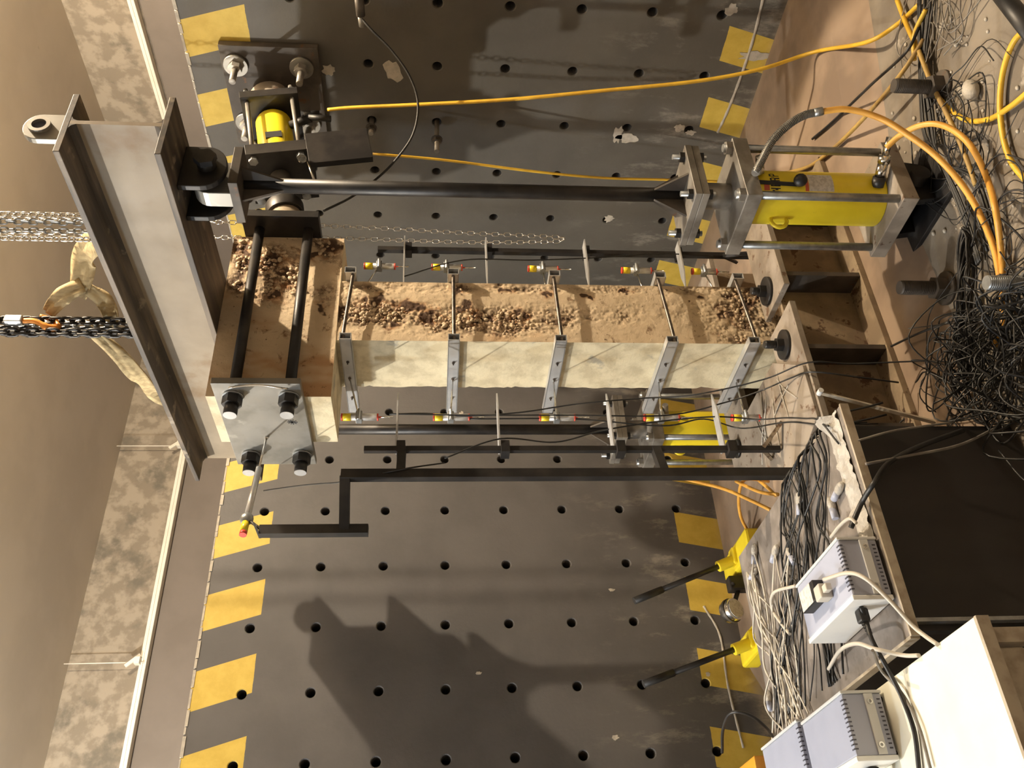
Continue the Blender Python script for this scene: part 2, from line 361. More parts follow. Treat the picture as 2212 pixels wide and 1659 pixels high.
# ---------------------------------------------------------------- concrete column specimen
XC, YC = -2.312, -2.569
XL, XR, YF, YB = -2.534, -2.09, -2.796, -2.342
HX0, HX1, HZ0, HZ1 = -2.925, -1.745, 3.105, 3.765
col = thing('concrete_column', 'tall rust-stained honeycombed concrete test column with a wide head block', 'column', (XC, YC, .105))
def honey(x, z):
    """0..1 honeycombing strength on the front face (x across, z up)"""
    u = (x - XL) / (XR - XL)
    line = math.exp(-((u - .47 - .12 * math.sin(z * 2.1)) / .24) ** 2)
    rgt = .7 * math.exp(-((u - .92) / .10) ** 2)
    topw = max(0, min(1, (z - 1.25) / .9)); low = .6 * math.exp(-((z - .72) / .25) ** 2)
    q = noise.noise(Vector((x * 6, 3.1, z * 4))) * .5 + .5; q2 = noise.noise(Vector((x * 19, 8.1, z * 15))) * .5 + .5; q3 = noise.noise(Vector((x * 48, 2.2, z * 34))) * .5 + .5
    return max(0, min(1, (line * (.25 + .75 * topw) + rgt * (.45 + .3 * topw) + low) * (q * 1.0 + q2 * .9 + q3 * .5 - .58) - .09))
def face_grid(x0, x1, z0, z1, y, nx, nz, fn, amp):
    vs = []; fs = []
    for j in range(nz + 1):
        for i in range(nx + 1):
            x = x0 + (x1 - x0) * i / nx; z = z0 + (z1 - z0) * j / nz
            e = 1 if 0 < i < nx and 0 < j < nz else 0
            h = fn(x, z); d = 0
            if e:
                d = noise.noise(Vector((x * 40, 1.7, z * 22))) * .0016
                if h > .02:
                    vd = noise.voronoi(Vector((x * 42, 9.2, z * 42)))[0]; d += h * (.5 - min(1, vd[0] * 1.7)) * amp * -1.0 + h * amp * .55
            vs.append((x, y + d, z))
    for j in range(nz):
        for i in range(nx):
            a = j * (nx + 1) + i; fs.append((a, a + 1, a + nx + 2, a + nx + 1))
    return vs, fs
def stain(o, fn):
    # rust staining follows the honeycombed concrete and runs down from it
    at = o.data.attributes.new('rust', 'FLOAT', 'POINT'); org = ORG[o]
    bt = o.data.attributes.new('blotch', 'FLOAT', 'POINT'); sk = o.data.attributes.new('streak', 'FLOAT', 'POINT')
    for i, v in enumerate(o.data.vertices):
        p = v.co + org; at.data[i].value = fn(p.x, p.z); b = 0; k = 0
        p = p + Vector((noise.noise(Vector((p.x * 16, 1.2, p.z * 16))) * .05 + noise.noise(Vector((p.x * 50, 1.2, p.z * 50))) * .02, 0, noise.noise(Vector((p.x * 16, 7.2, p.z * 16))) * .06 + noise.noise(Vector((p.x * 50, 7.2, p.z * 50))) * .025))
        for bx, bz, rx, rz in BLOTCH:
            dx, dz = (p.x - bx) / rx, (p.z - bz) / rz; d2 = dx * dx + dz * dz
            if d2 < 9: b = max(b, math.exp(-d2))
            if dz < .5 and abs(dx) < 1.5: k = max(k, math.exp(-(dx * 1.6) ** 2) * max(0, 1 + dz * .22))
            if d2 < 9: k = max(k, .9 * math.exp(-d2 * .35))
        n_ = noise.noise(Vector((p.x * 28, 4.4, p.z * 28))) * .5 + .5; bt.data[i].value = b * (.45 + 1.0 * n_); sk.data[i].value = k * (.35 + .9 * (noise.noise(Vector((p.x * 34, 6.4, p.z * 9))) * .5 + .5))
BLOTCH = [(-2.22, 2.86, .035, .05), (-2.27, 2.70, .04, .06), (-2.36, 2.59, .06, .05), (-2.30, 2.58, .03, .04), (-2.16, 2.41, .05, .05), (-2.35, 2.28, .05, .07), (-2.27, 2.38, .03, .04), (-2.15, 2.14, .03, .035), (-2.16, 1.88, .025, .03),
          (-2.18, 1.63, .03, .035), (-2.14, 1.40, .02, .03), (-2.25, 2.96, .05, .03), (-2.40, 2.80, .05, .03), (-2.32, 2.05, .05, .03), (-2.30, .80, .05, .05), (-2.2, .66, .06, .04), (-2.16, .95, .03, .03),
          (-2.02, 3.62, .07, .05), (-1.92, 3.52, .06, .06), (-2.05, 3.42, .08, .03), (-1.80, 3.16, .06, .06), (-1.84, 3.68, .05, .04), (-2.18, 3.48, .05, .03), (-1.90, 3.30, .04, .05), (-2.3, 3.2, .04, .03)]
mb = MB(); vs, fs = face_grid(XL, XR, .3, HZ0, YF, 72, 420, honey, .03); mb.add(vs, fs, False); stain(mb.build('shaft_front', 'concrete_front', col), honey)
# sides and back of the shaft; the back edge of the left side is chipped
mb = MB(); nz = 120; rnd = random.Random(3)
eb = [YB + noise.noise(Vector((0, 5.5, j * .35))) * .012 + (rnd.random() < .06) * -.01 for j in range(nz + 1)]
zz = [.3 + (HZ0 - .3) * j / nz for j in range(nz + 1)]
ny = 6; vs = []
for j in range(nz + 1):
    for i in range(ny + 1): vs.append((XL + (noise.noise(Vector((3.3, i * .9, zz[j] * 9))) * .003 if 0 < i < ny else 0), YF + (eb[j] - YF) * i / ny, zz[j]))
mb.add(vs, [(j * (ny + 1) + i, j * (ny + 1) + i + 1, (j + 1) * (ny + 1) + i + 1, (j + 1) * (ny + 1) + i) for j in range(nz) for i in range(ny)])
mb.add([v for j in range(nz + 1) for v in ((XL, eb[j], zz[j]), (XR, YB, zz[j]))], [(2 * j, 2 * j + 1, 2 * j + 3, 2 * j + 2) for j in range(nz)])
mb.add([(XR, YF, .3), (XR, YB, .3), (XR, YB, HZ0), (XR, YF, HZ0), (XL, YF, .3), (XL, YB, .3)], [(0, 1, 2, 3), (0, 4, 5, 1)])
mb.build('shaft_sides', 'concrete_side', col)
def hb_honey(x, z):
    q = noise.noise(Vector((x * 6, 7.7, z * 8))) * .5 + .5
    l = math.exp(-((x + 2.0) / .22) ** 2) + .5 * math.exp(-((x + 1.8) / .08) ** 2)
    return max(0, min(1, l * (q * 1.9 - .5)))
mb = MB(); vs, fs = face_grid(HX0, HX1, HZ0, HZ1, YF - .004, 120, 70, hb_honey, .02); mb.add(vs, fs); stain(mb.build('head_front', 'concrete_front', col), hb_honey)
mb = MB(); mb.add([(x, y, z) for x in (HX0, HX1) for y in (YF - .004, YB + .004) for z in (HZ0, HZ1)], [(0, 1, 3, 2), (4, 6, 7, 5), (2, 3, 7, 6), (0, 2, 6, 4), (1, 5, 7, 3)])
mb.build('head_block', 'concrete_side', col)
mb = MB(); rnd = random.Random(11); cnt = 0
while cnt < 340:
    x = rnd.uniform(XL + .015, XR - .012); z = rnd.uniform(.62, HZ0 - .02); h = honey(x, z)
    if rnd.random() < h * 1.3 - .30:
        r = rnd.uniform(.005, .017); rot = Matrix.Rotation(rnd.uniform(0, 3), 3, 'Y')
        mb.ball((x, YF + rnd.uniform(.007, .017), z), r * 1.2, r * .7, r * .8, 7, 4, rot); cnt += 1
st = mb.build('exposed_aggregate', 'stone', col); st['kind'] = 'stuff'
mb = MB(); rnd = random.Random(12); cnt = 0
while cnt < 120:
    x = rnd.uniform(HX0 + .5, HX1 - .03); z = rnd.uniform(HZ0 + .03, HZ1 - .04)
    if rnd.random() < hb_honey(x, z) - .1:
        r = rnd.uniform(.007, .018); mb.ball((x, YF + .002, z), r * 1.3, r * .7, r * .8, 7, 4, Matrix.Rotation(rnd.uniform(0, 3), 3, 'Y')); cnt += 1
st = mb.build('exposed_aggregate', 'stone', col); st['kind'] = 'stuff'

# ---------------------------------------------------------------- steel base under the column
base = thing('base_beam', 'stiffened steel base beam in front of the column foot, top flange cut in two', 'steel beam', (-2.5, -3.03, .105))
def ibeam_x(t, x0, x1, y0, y1, z0, z1, segs, stiff):
    MB().box(x0, x1, y0, y1, z0, z0 + .035).build('bottom_flange', 'rusty_steel', t, .003)
    for a, b in segs: MB().box(a, b, y0, y1, z1 - .035, z1).build('top_flange', 'dusty_steel', t, .003)
    yc = (y0 + y1) / 2; MB().box(x0, x1, yc - .014, yc + .014, z0 + .035, z1 - .035).build('web', 'rusty_steel', t)
    for s in stiff: MB().box(s - .014, s + .014, y0 + .01, yc - .014, z0 + .035, z1 - .035).build('stiffener', 'mill_steel', t)
ibeam_x(base, -3.42, -1.35, -3.21, -2.87, .105, .607, [(-3.42, -2.552), (-2.428, -1.35)], [-3.36, -2.86, -2.34, -1.8])
base2 = thing('base_beam', 'stiffened steel base beam behind the column foot', 'steel beam', (-2.3, -2.1, .105))
ibeam_x(base2, -2.93, -1.35, -2.27, -1.93, .105, .607, [(-2.93, -1.35)], [-2.8, -2.34, -1.8])
foot = MB().box(-2.62, -2.0, -2.865, -2.275, .105, .31).build('footing_block', 'concrete_side', col)
cov = thing('cover_plate', 'dusty steel plate lying across both base beams left of the column', 'steel plate', (-3.0, -2.6, .607))
MB().prism([(-3.3, -3.19, .608), (-2.98, -3.19, .608), (-2.72, -2.86, .608), (-2.72, -1.95, .608), (-2.93, -1.95, .608), (-3.40, -2.84, .608)], (0, 0, .02)).build('plate', 'dusty_steel', cov, .003)
mb = MB(); rnd = random.Random(5)
for i in range(9):
    x = rnd.uniform(-3.05, -2.9); y = rnd.uniform(-2.95, -2.45); a = rnd.uniform(0, 3.1)
    mb.tube(smooth_path([(x - .16 * math.cos(a), y - .16 * math.sin(a), .629), (x, y, .634), (x + .16 * math.cos(a), y + .13 * math.sin(a), .629)], 4), .004, 5)
mb.build('crumpled_film', 'film', cov)
def anchor(name, label, x, y, z0, h, r, mat='rusty_steel', wr_=None, group=None, cat='bolt'):
    t = thing(name, label, cat, (x, y, z0), group)
    wr_ = wr_ or r * 2.6
    MB().cyl((x, y, z0), (x, y, z0 + .018), wr_, 24).build('washer', mat, t)
    mb = MB(); hexnut(mb, (x, y, z0 + .018), (0, 0, 1), r * 1.75, r * 1.7); mb.build('nut', mat, t)
    mb = MB(); mb.cyl((x, y, z0 + .018), (x, y, z0 + h), r, 14)
    k = z0 + .018 + r * 1.7
    while k < z0 + h - .006: mb.ring((x, y, k), (0, 0, 1), r * 1.06, r * .9, .004, 14); k += .009
    mb.build('stud', mat, t); return t
anchor('clamp_bolt', 'dark bolt with a large washer on the base flange right of the column foot', -2.30, -3.0, .607, .10, .022, 'black_steel', .085)
anchor('clamp_bolt', 'dark bolt with a large washer on the base flange left of the column foot', -2.72, -3.03, .607, .12, .022, 'black_steel', .085)
anchor('clamp_bolt', 'dark bolt with a washer on the rear base flange behind the column', -2.83, -2.1, .628, .09, .02, 'black_steel', .06)
t = thing('leaning_stick', 'pale wooden stick leaning from the base beam flange towards the floor cables', 'stick', (-3.42, -3.30, 0))
MB().bar((-3.187, -3.235, .60), (-3.46, -3.33, .012), .018, .012).build('stick', 'table_edge', t); MB().cyl((-3.187, -3.225, .603), (-3.187, -3.26, .603), .014, 10).build('knob', 'white_plastic', t)

# ---------------------------------------------------------------- loading beam on the column head
BX = -2.30; BY0, BY1 = -4.08, -1.12
bm_ = thing('loading_beam', 'long rust-brown steel loading beam lying across the column head', 'steel beam', (BX, -2.6, 3.766))
MB().box(BX - .2, BX + .2, BY0, BY1, 3.766, 3.796).build('bottom_flange', 'beam_steel', bm_, .003)
MB().box(BX - .2, BX + .2, BY0, BY1, 4.2, 4.23).build('top_flange', 'beam_steel', bm_, .003)
MB().box(BX - .012, BX + .012, BY0, BY1, 3.796, 4.2).build('web', 'beam_web', bm_)
for sg in (-1, 1):
    mb = MB()
    for zc, sz in ((3.796, 1), (4.2, -1)): mb.prism([(BX + sg * .012, BY0, zc), (BX + sg * .04, BY0, zc), (BX + sg * .022, BY0, zc + sz * .01), (BX + sg * .012, BY0, zc + sz * .03)], (0, BY1 - BY0, 0))
    mb.build('root_fillet', 'beam_steel', bm_)
def lug(yc, X, top):
    pts = [(X - .085, yc, 4.23), (X + .085, yc, 4.23)]
    for k in range(0, 13):
        a = math.pi * k / 12; pts.append((X + .085 * math.cos(a), yc, top + .075 * math.sin(a)))
    l = MB().prism(pts, (0, .03, 0)).build('lifting_lug', 'plate_steel', bm_, .003)
    MB().ring((X, yc - .008, top), (0, 1, 0), .05, .032, .018, 20).build('lug_eye', 'machined_steel', l); MB().cyl((X, yc - .002, top), (X, yc + .002, top), .032, 18).build('lug_bore', 'slot_black', l)
lug(BY0 + .03, BX, 4.34); lug(BY1 - .06, BX + .105, 4.285)

# ---------------------------------------------------------------- clamp plates and rods on the head block
cl = thing('head_clamp', 'pair of bolted steel clamp plates with black rods gripping the column head', 'clamp', (XC, YC, 3.25))
INK = (-2.611, 3.330); PZ0, PZ1, PY0, PY1 = 3.245, 3.70, -2.975, -2.15
pl = MB().box(-2.965, -2.927, PY0, PY1, PZ0, PZ1).build('end_plate', 'plate_steel', cl, .002); pl['label'] = 'bright bare steel end plate'
MB().box(-1.742, -1.69, PY0, PY1, PZ0, PZ1).build('end_plate', 'black_steel', cl, .002)
for y in (-2.862, -2.262):
    for z in (3.605, 3.315):
        rd = MB().cyl((-2.93, y, z), (-1.72, y, z), .03, 18).build('clamp_rod', 'black_steel', cl)
        MB().cyl((-2.965, y, z), (-2.975, y, z), .055, 24).build('washer', 'galvanised', rd)
        mb = MB(); hexnut(mb, (-2.975, y, z), (-1, 0, 0), .052, .05); mb.build('nut', 'black_steel', rd)
        MB().cyl((-3.02, y, z), (-3.085, y, z), .036, 18).build('rod_end', 'black_steel', rd); MB().cyl((-3.085, y, z), (-3.088, y, z), .035, 18).build('end_face', 'aluminium', rd)
MB().tube(smooth_path([(-2.98, -2.965, 3.60), (-3.0, -2.99, 3.59), (-2.99, -2.995, 3.5), (-2.99, -2.995, 3.42), (-3.0, -2.985, 3.33), (-2.98, -2.955, 3.31)], 6), .006, 8).build('wire_handle', 'chrome', cl)

# ---------------------------------------------------------------- inclined horizontal actuator between head and right wall
import mathutils
act = thing('horizontal_jack', 'horizontal yellow hydraulic jack with tie rods pushing the column head from the right wall', 'hydraulic jack', (-1.688, -2.56, 3.46))
act.rotation_euler = (0, -math.atan(.19), 0); ORG[act] = Vector((0, 0, 0))
MB().cyl((0.002, 0, 0), (.06, 0, 0), .17, 28).build('swivel_plate', 'black_steel', act, .003)
MB().cyl((.06, 0, 0), (.38, 0, 0), .105, 28).build('load_cell', 'beam_web', act, .004)
MB().cyl((.38, 0, 0), (.47, 0, 0), .125, 28).build('load_cell_collar', 'black_steel', act, .004)
MB().cyl((.47, 0, 0), (.78, 0, 0), .07, 24).build('piston', 'machined_steel', act)
MB().box(.76, .86, -.22, .22, -.24, .2).build('front_plate', 'black_steel', act, .003)
MB().box(1.36, 1.43, -.22, .22, -.2, .2).build('rear_plate', 'black_steel', act, .003)
cy = MB().cyl((.86, 0, 0), (1.34, 0, 0), .125, 32).build('cylinder', 'yellow_paint', act, .012)
MB().box(1.03, 1.09, -.1262, -.1, -.05, .06).build('maker_plate', 'black_print', cy)
for sy in (-1, 1):
    for sz in (-1, 1):
        r_ = MB().cyl((.84, sy * .175, sz * .155), (1.5, sy * .175, sz * .155), .016, 12).build('tie_rod', 'machined_steel', act)
        for px_, s_ in ((1.43, 1), (.76, -1)): mb = MB(); hexnut(mb, (px_, sy * .175, sz * .155), (s_, 0, 0), .032, .03); mb.build('nut', 'galvanised', r_)
MB().cyl((1.43, 0, 0), (1.62, 0, 0), .15, 28).build('base_flange', 'dusty_steel', act, .004)
t = MB().cyl((1.22, -.06, -.12), (1.2, -.12, -.26), .03, 14).build('valve_block', 'black_steel', act)
mb = MB(); mb.cyl((1.2, -.13, -.25), (1.16, -.13, -.40), .022, 12); mb.cyl((1.28, -.1, -.22), (1.27, -.1, -.33), .02, 12); mb.build('hose_coupler', 'black_rubber', act)
hp = MB().box(.60, .90, -.235, -.19, -.62, -.20).build('hanging_plate', 'black_steel', act, .003)
ey = MB(); ey.ring((.62, -.26, -.16), (.2, 1, 0), .03, .018, .012, 18); ey.cyl((.62, -.25, -.19), (.44, -.2, -.22), .008, 8); ey.build('eye_bolt', 'chrome', act)
rp = thing('reaction_plate', 'square steel plate bolted to the right wall behind the horizontal jack', 'steel plate', (0, -2.56, 3.72))
MB().box(-.06, -.005, -2.965, -2.1, 3.38, 4.07).build('plate', 'mill_steel', rp, .003)
for y in (-2.813, -2.313):
    for z in (4.038, 3.538):
        z_ = min(z, 4.0)
        b_ = MB().cyl((-.07, y, z_ - .03), (-.26, y, z_ - .03), .024, 14).build('anchor_stud', 'machined_steel', rp)
        MB().cyl((-.06, y, z_ - .03), (-.085, y, z_ - .03), .085, 26).build('washer', 'plate_steel', b_)
        mb = MB(); hexnut(mb, (-.085, y, z_ - .03), (-1, 0, 0), .05, .05); mb.build('nut', 'machined_steel', b_)

# ---------------------------------------------------------------- vertical tie rods with pulling jacks at both beam ends
def gusset(mb, x, y, zt, zb, w0, w1):
    for dx, dy in ((1, 0), (-1, 0), (0, 1), (0, -1)):
        th = .012; n = Vector((-dy, dx, 0)) * th
        a = Vector((x + dx * w0, y + dy * w0, zt)); b = Vector((x + dx * .02, y + dy * .02, zt)); c = Vector((x + dx * .02, y + dy * .02, zb)); d = Vector((x + dx * w1, y + dy * w1, zb))
        mb.prism([a - n / 2, b - n / 2, c - n / 2, d - n / 2], n)
def tie_rod(x, y, label):
    t = thing('tie_rod_assembly', label, 'tie rod', (x, y, 1.21))
    for dy in (-.115, .085):
        pts = [(x - .14, y + dy, 3.765), (x + .14, y + dy, 3.765)] + [(x + .14 * math.cos(math.pi * k / 12), y + dy, 3.66 - .11 * math.sin(math.pi * k / 12)) for k in range(13)]
        MB().prism(pts, (0, .03, 0)).build('clevis_lug', 'black_steel', t, .004)
    pts = [(x - .11, y - .045, 3.53), (x + .11, y - .045, 3.53)] + [(x + .11 * math.cos(math.pi * k / 12), y - .045, 3.64 + .09 * math.sin(math.pi * k / 12)) for k in range(13)]
    MB().prism(pts, (0, .09, 0)).build('tongue', 'plate_steel', t, .004)
    MB().cyl((x, y - .15, 3.645), (x, y + .14, 3.645), .045, 20).build('clevis_pin', 'black_steel', t, .003)
    mb = MB(); hexnut(mb, (x, y - .15, 3.645), (0, -1, 0), .055, .03); mb.build('pin_nut', 'black_steel', t)
    MB().box(x - .13, x + .13, y - .13, y + .13, 3.485, 3.53).build('top_plate', 'mill_steel', t, .003)
    mb = MB(); gusset(mb, x, y, 3.485, 3.29, .115, .035); mb.build('top_gussets', 'mill_steel', t)
    MB().cyl((x, y, 1.28), (x, y, 3.485), .037, 24).build('rod', 'black_steel', t)
    mb = MB(); gusset(mb, x, y, 1.285, 1.44, .15, .035); mb.build('bottom_gussets', 'mill_steel', t)
    MB().box(x - .18, x + .18, y - .18, y + .18, 1.25, 1.285).build('flange_plate', 'machined_steel', t, .003); MB().box(x - .178, x + .178, y - .178, y + .178, 1.212, 1.249).build('flange_plate', 'machined_steel', t, .003)
    for sx in (-1, 1):
        for sy in (-1, 1):
            b_ = MB().cyl((x + sx * .135, y + sy * .135, 1.17), (x + sx * .135, y + sy * .135, 1.345), .014, 12).build('flange_bolt', 'galvanised', t)
            for zn, s_ in ((1.285, 1), (1.212, -1)): mb = MB(); hexnut(mb, (x + sx * .135, y + sy * .135, zn), (0, 0, s_), .028, .025); mb.build('nut', 'black_steel', b_)
    return t
def jack(x, y, label, letters=True):
    t = thing('pulling_jack', label, 'hydraulic jack', (x, y, 0))
    MB().box(x - .21, x + .21, y - .21, y + .21, .962, 1.04).build('top_plate', 'machined_steel', t, .004)
    MB().cyl((x, y, .96), (x, y, 1.212), .068, 26).build('piston', 'machined_steel', t)
    MB().box(x - .21, x + .21, y - .21, y + .21, .168, .25).build('bottom_plate', 'dusty_steel', t, .004)
    c = MB().cyl((x, y, .25), (x, y, .962), .136, 40).build('cylinder', 'yellow_paint', t, .006)
    for sx in (-1, 1):
        for sy in (-1, 1):
            px, py = x + sx * .172, y + sy * .172
            r_ = MB().cyl((px, py, .25), (px, py, 1.085), .021, 16).build('tie_bar', 'galvanised', t)
            mb = MB(); hexnut(mb, (px, py, 1.04), (0, 0, 1), .036, .032); mb.build('nut', 'machined_steel', r_)
    # hinge feet
    for dy in (-.14, .10):
        MB().prism([(x - .12, y + dy, .0), (x + .12, y + dy, .0), (x + .15, y + dy, .168), (x - .15, y + dy, .168)], (0, .04, 0)).build('hinge_lug', 'black_steel', t, .003)
    MB().cyl((x, y - .2, .09), (x, y + .2, .09), .05, 18).build('hinge_pin', 'black_steel', t)
    MB().box(x - .2, x + .2, y - .25, y + .25, 0, .025).build('foot_plate', 'black_steel', t, .003)
    e = V(-.69, -.72, 0).normalized()
    # lifting eye, ports, decals on the side facing the room
    d = V(-.97, .12, 0).normalized(); q = V(x, y, .80) + d * .15
    mb = MB(); mb.tube([q + V(0, 0, 0) + (d * math.cos(a) + V(0, 0, 1) * math.sin(a)) * .042 for a in [2 * math.pi * k / 18 for k in range(18)]], .011, 8, True); mb.build('lifting_eye', 'yellow_paint', t)
    d2 = V(.35, -.94, 0).normalized(); q = V(x, y, .90) + d2 * .13
    MB().cyl(q, q + d2 * .09 + V(0, 0, .02), .022, 14).build('upper_port', 'machined_steel', t)
    q2 = V(x, y, .30) + V(-.25, -.97, 0).normalized() * .125; dd = V(.45, -.85, -.03).normalized()
    mb = MB(); mb.cyl(q2, q2 + dd * .05, .032, 16); mb.build('port_boss', 'black_steel', t)
    mb = MB(); mb.cyl(q2 + dd * .05, q2 + dd * .12, .026, 16); mb.cyl(q2 + dd * .12, q2 + dd * .16, .032, 6); mb.cyl(q2 + dd * .16, q2 + dd * .25, .017, 14); mb.build('lower_coupler', 'chrome', t)
    if letters:
        kb = V(x, y, .72) + V(-.25, -.97, 0).normalized() * .165
        MB().ball(kb, .034).build('relief_knob', 'black_rubber', t); MB().bar(kb + V(0, .03, .01), V(x, y, .94) + V(-.25, -.97, 0).normalized() * .14, .012, .02).build('knob_arm', 'black_rubber', t)
        def decal(a0, a1, z0, z1, mat, nm, rr=.1368):
            mb = MB(); n = 8; vs = []
            for k in range(n + 1):
                a = a0 + (a1 - a0) * k / n; vs += [(x + rr * math.cos(a), y + rr * math.sin(a), z0), (x + rr * math.cos(a), y + rr * math.sin(a), z1)]
            mb.add(vs, [(2 * k, 2 * k + 2, 2 * k + 3, 2 * k + 1) for k in range(n)], True); return mb.build(nm, mat, c)
        A = math.radians
        decal(A(238), A(283), .535, .665, 'label_white', 'instruction_label'); decal(A(238), A(283), .667, .685, 'red_print', 'label_stripe')
        # lettering band: the visible letters N E R P of the maker's name read upward round the cylinder top
        decal(A(225), A(300), .862, .90, 'red_print', 'maker_emblem') if False else None
        tw = A(12); zl, zh = .815, .865
        def bars(a, segs):
            for (u0, v0, u1, v1) in segs: decal(a + u0 * tw, a + u1 * tw, zl + v0 * (zh - zl), zl + v1 * (zh - zl), 'black_print', 'maker_letter', .1370)
        E_ = [(0, 0, .2, 1), (.2, 0, .8, .18), (.2, .41, .7, .59), (.2, .82, .8, 1)]
        N_ = [(0, 0, .2, 1), (.6, 0, .8, 1), (.2, .6, .4, .85), (.4, .25, .6, .55)]
        R_ = [(0, 0, .2, 1), (.2, .82, .7, 1), (.6, .5, .8, .85), (.2, .42, .7, .56), (.45, .0, .75, .42)]
        P_ = [(0, 0, .2, 1), (.2, .82, .7, 1), (.6, .5, .8, .85), (.2, .42, .7, .56)]
        for k, L in enumerate((N_, E_, R_, P_)): bars(A(234) + k * tw * 1.08, L)
        decal(A(238), A(252), .872, .90, 'red_print', 'maker_emblem')
    return t
NX, NY, FX, FY = -2.29, -3.717, -2.29, -1.473
tie_rod(NX, NY, 'near black tie rod with clevis and gusseted plates, right of the column'); tie_rod(FX, FY, 'far black tie rod hanging behind the column on its left')
jack(NX, NY, 'large yellow pulling jack with four tie bars, right of the column, nearest the camera'); jack(FX, FY, 'yellow pulling jack partly hidden behind the column, left of it', False)

# ---------------------------------------------------------------- transducer brackets round the column
BZ = [3.045, 2.44, 1.832, 1.185, .70]
ordn = ['topmost', 'second highest', 'middle', 'fourth', 'lowest']
tilt = [-.05, 0, .02, .05, .06]
for i, z in enumerate(BZ):
    t = thing('transducer_bracket', f'{ordn[i]} of the five aluminium clamp brackets round the column', 'bracket', (XC, YC, z - .04), 'aluminium brackets clamped round the column')
    for sx, X in ((-1, XL - .004), (1, XR + .004)):
        h = .031; y0, y1 = -2.87, -2.13; x_out = X + sx * .045
        mb = MB(); a, b = sorted((X, X + sx * .004)); mb.box(a, b, y0, y1, z - h, z + h)
        for s in (-1, 1): a, b = sorted((X, x_out)); mb.box(a, b, y0, y1, z + s * h - .002, z + s * h + .002)
        a, b = sorted((x_out - sx * .004, x_out)); mb.box(a, b, y0, y1, z - h, z + h)
        ch = mb.build('channel', 'aluminium', t)
        for yy in (-2.66, -2.5, -2.3):
            mb = MB(); hexnut(mb, (x_out, yy, z), (sx, 0, 0), .009, .008); mb.cyl((x_out, yy, z), (x_out + sx * .02, yy, z), .004, 8); mb.build('screw', 'threaded', ch)
    for yy in (-2.845, -2.29 if False else -2.2):
        dz = tilt[i] * .3
        mb = MB(); mb.tube(smooth_path([(XL - .03, yy, z - dz), (XL + .05, yy - .008, z - dz * .8), (XR - .05, yy - .008, z + dz * .8), (XR + .03, yy, z + dz)], 5), .011, 10); mb.build('clamp_rod', 'threaded', t)
def transducer(x, y, z, ax, label, holder, body='white_plastic', L=.18, rev=False, zbar=None, tip=.09):
    """displacement transducer: body along z with coloured cap, plunger downward, holder rod back to bracket"""
    t = thing('displacement_transducer', label, 'transducer', (x, y, z - L / 2 - tip), 'displacement transducers')
    zt, zb = z + L / 2, z - L / 2
    MB().cyl((x, y, zb), (x, y, zt - .055), .0205, 16).build('body', 'aluminium', t)
    MB().cyl((x, y, zt - .055), (x, y, zt - .01), .0215, 16).build('cap', 'yellow_paint', t); MB().cyl((x, y, zt - .01), (x, y, zt), .0215, 16).build('cap_end', 'red_plastic', t)
    MB().cyl((x, y, zb - .008), (x, y, zb), .021, 16).build('lower_ring', 'red_plastic', t)
    MB().cyl((x, y, zb - .008), (x, y, zb - tip), .005, 8).build('plunger', 'chrome', t)
    mb = MB(); mb.box(x - .03, x + .03, y - .022, y + .022, z - .018, z + .018); mb.cyl((x - .035, y - .03, z), (x + .035, y - .03, z), .01, 10); mb.build('clamp', 'galvanised', t, .004)
    MB().cyl((x, y, z), holder, .005, 8).build('holder_rod', 'chrome', t)
for i, z in enumerate(BZ):
    zc = [2.97, 2.456, 1.85, 1.24, .74][i]
    transducer(-2.905, -2.57, zc, 0, f'{ordn[i]} displacement transducer left of the column', (XL - .045, -2.47, z), L=.2 if i < 4 else .16)
    zc2 = [2.90, 2.476, 1.86, 1.25, .80][i]
    transducer(-1.785, -2.60, zc2, 0, f'{ordn[i]} displacement transducer right of the column', (XR + .045, -2.55, z), L=.19 if i < 4 else .16)
def target_plate(x0, x1, y, z, label):
    s = 1 if x1 > x0 else -1
    # thin horizontal target plate with a pointed free end
    return tag(MB().prism([(x0, y - .04, z - .004), (x1 - s * .12, y - .04, z - .004), (x1, y, z - .004), (x1 - s * .12, y + .04, z - .004), (x0, y + .04, z - .004)], (0, 0, .008)).build('target_plate', 'aluminium', None, 0, (x0, y, z)), label, 'target plate', 'target plates on the reference posts')
# reference posts
def tubebox(mb, p0, p1, w, d=None, up=(0, 1, 0)): mb.bar(p0, p1, w, d or w, up)
t = thing('reference_post', 'slim black steel reference post carrying target plates left of the column', 'post', (-3.2, -2.705, .628))
mb = MB(); tubebox(mb, (-3.2, -2.705, .64), (-3.2, -2.705, 2.92), .03); mb.build('upright', 'black_steel', t)
mb = MB(); tubebox(mb, (-3.2, -2.705, .74), (-3.08, -2.80, .632), .02); tubebox(mb, (-3.2, -2.705, .74), (-3.17, -2.55, .632), .02); tubebox(mb, (-3.2, -2.705, .74), (-3.08, -2.55, .632), .02); mb.build('feet', 'rusty_steel', t)
LZ = [2.752, 2.195, 1.565, .945]
for i, z in enumerate(LZ):
    MB().box(-3.235, -3.165, -2.745, -2.665, z - .05, z - .004).build('plate_clip', 'black_steel', t)
    target_plate(-3.18, -2.80, -2.66, z, f'{ordn[i] if i < 3 else "lowest"} thin pointed aluminium target plate on the left reference post')
t2 = thing('instrument_stand', 'thick black steel stand with stepped arm holding the top transducer', 'stand', (-3.41, -2.80, .0))
mb = MB(); tubebox(mb, (-3.41, -2.80, .105), (-3.41, -2.80, 3.02), .05); mb.build('upright', 'black_steel', t2)
mb = MB(); tubebox(mb, (-3.41, -2.80, 3.0), (-3.65, -2.66, 3.0), .05, .05, (0, 0, 1)); mb.build('arm', 'black_steel', t2)
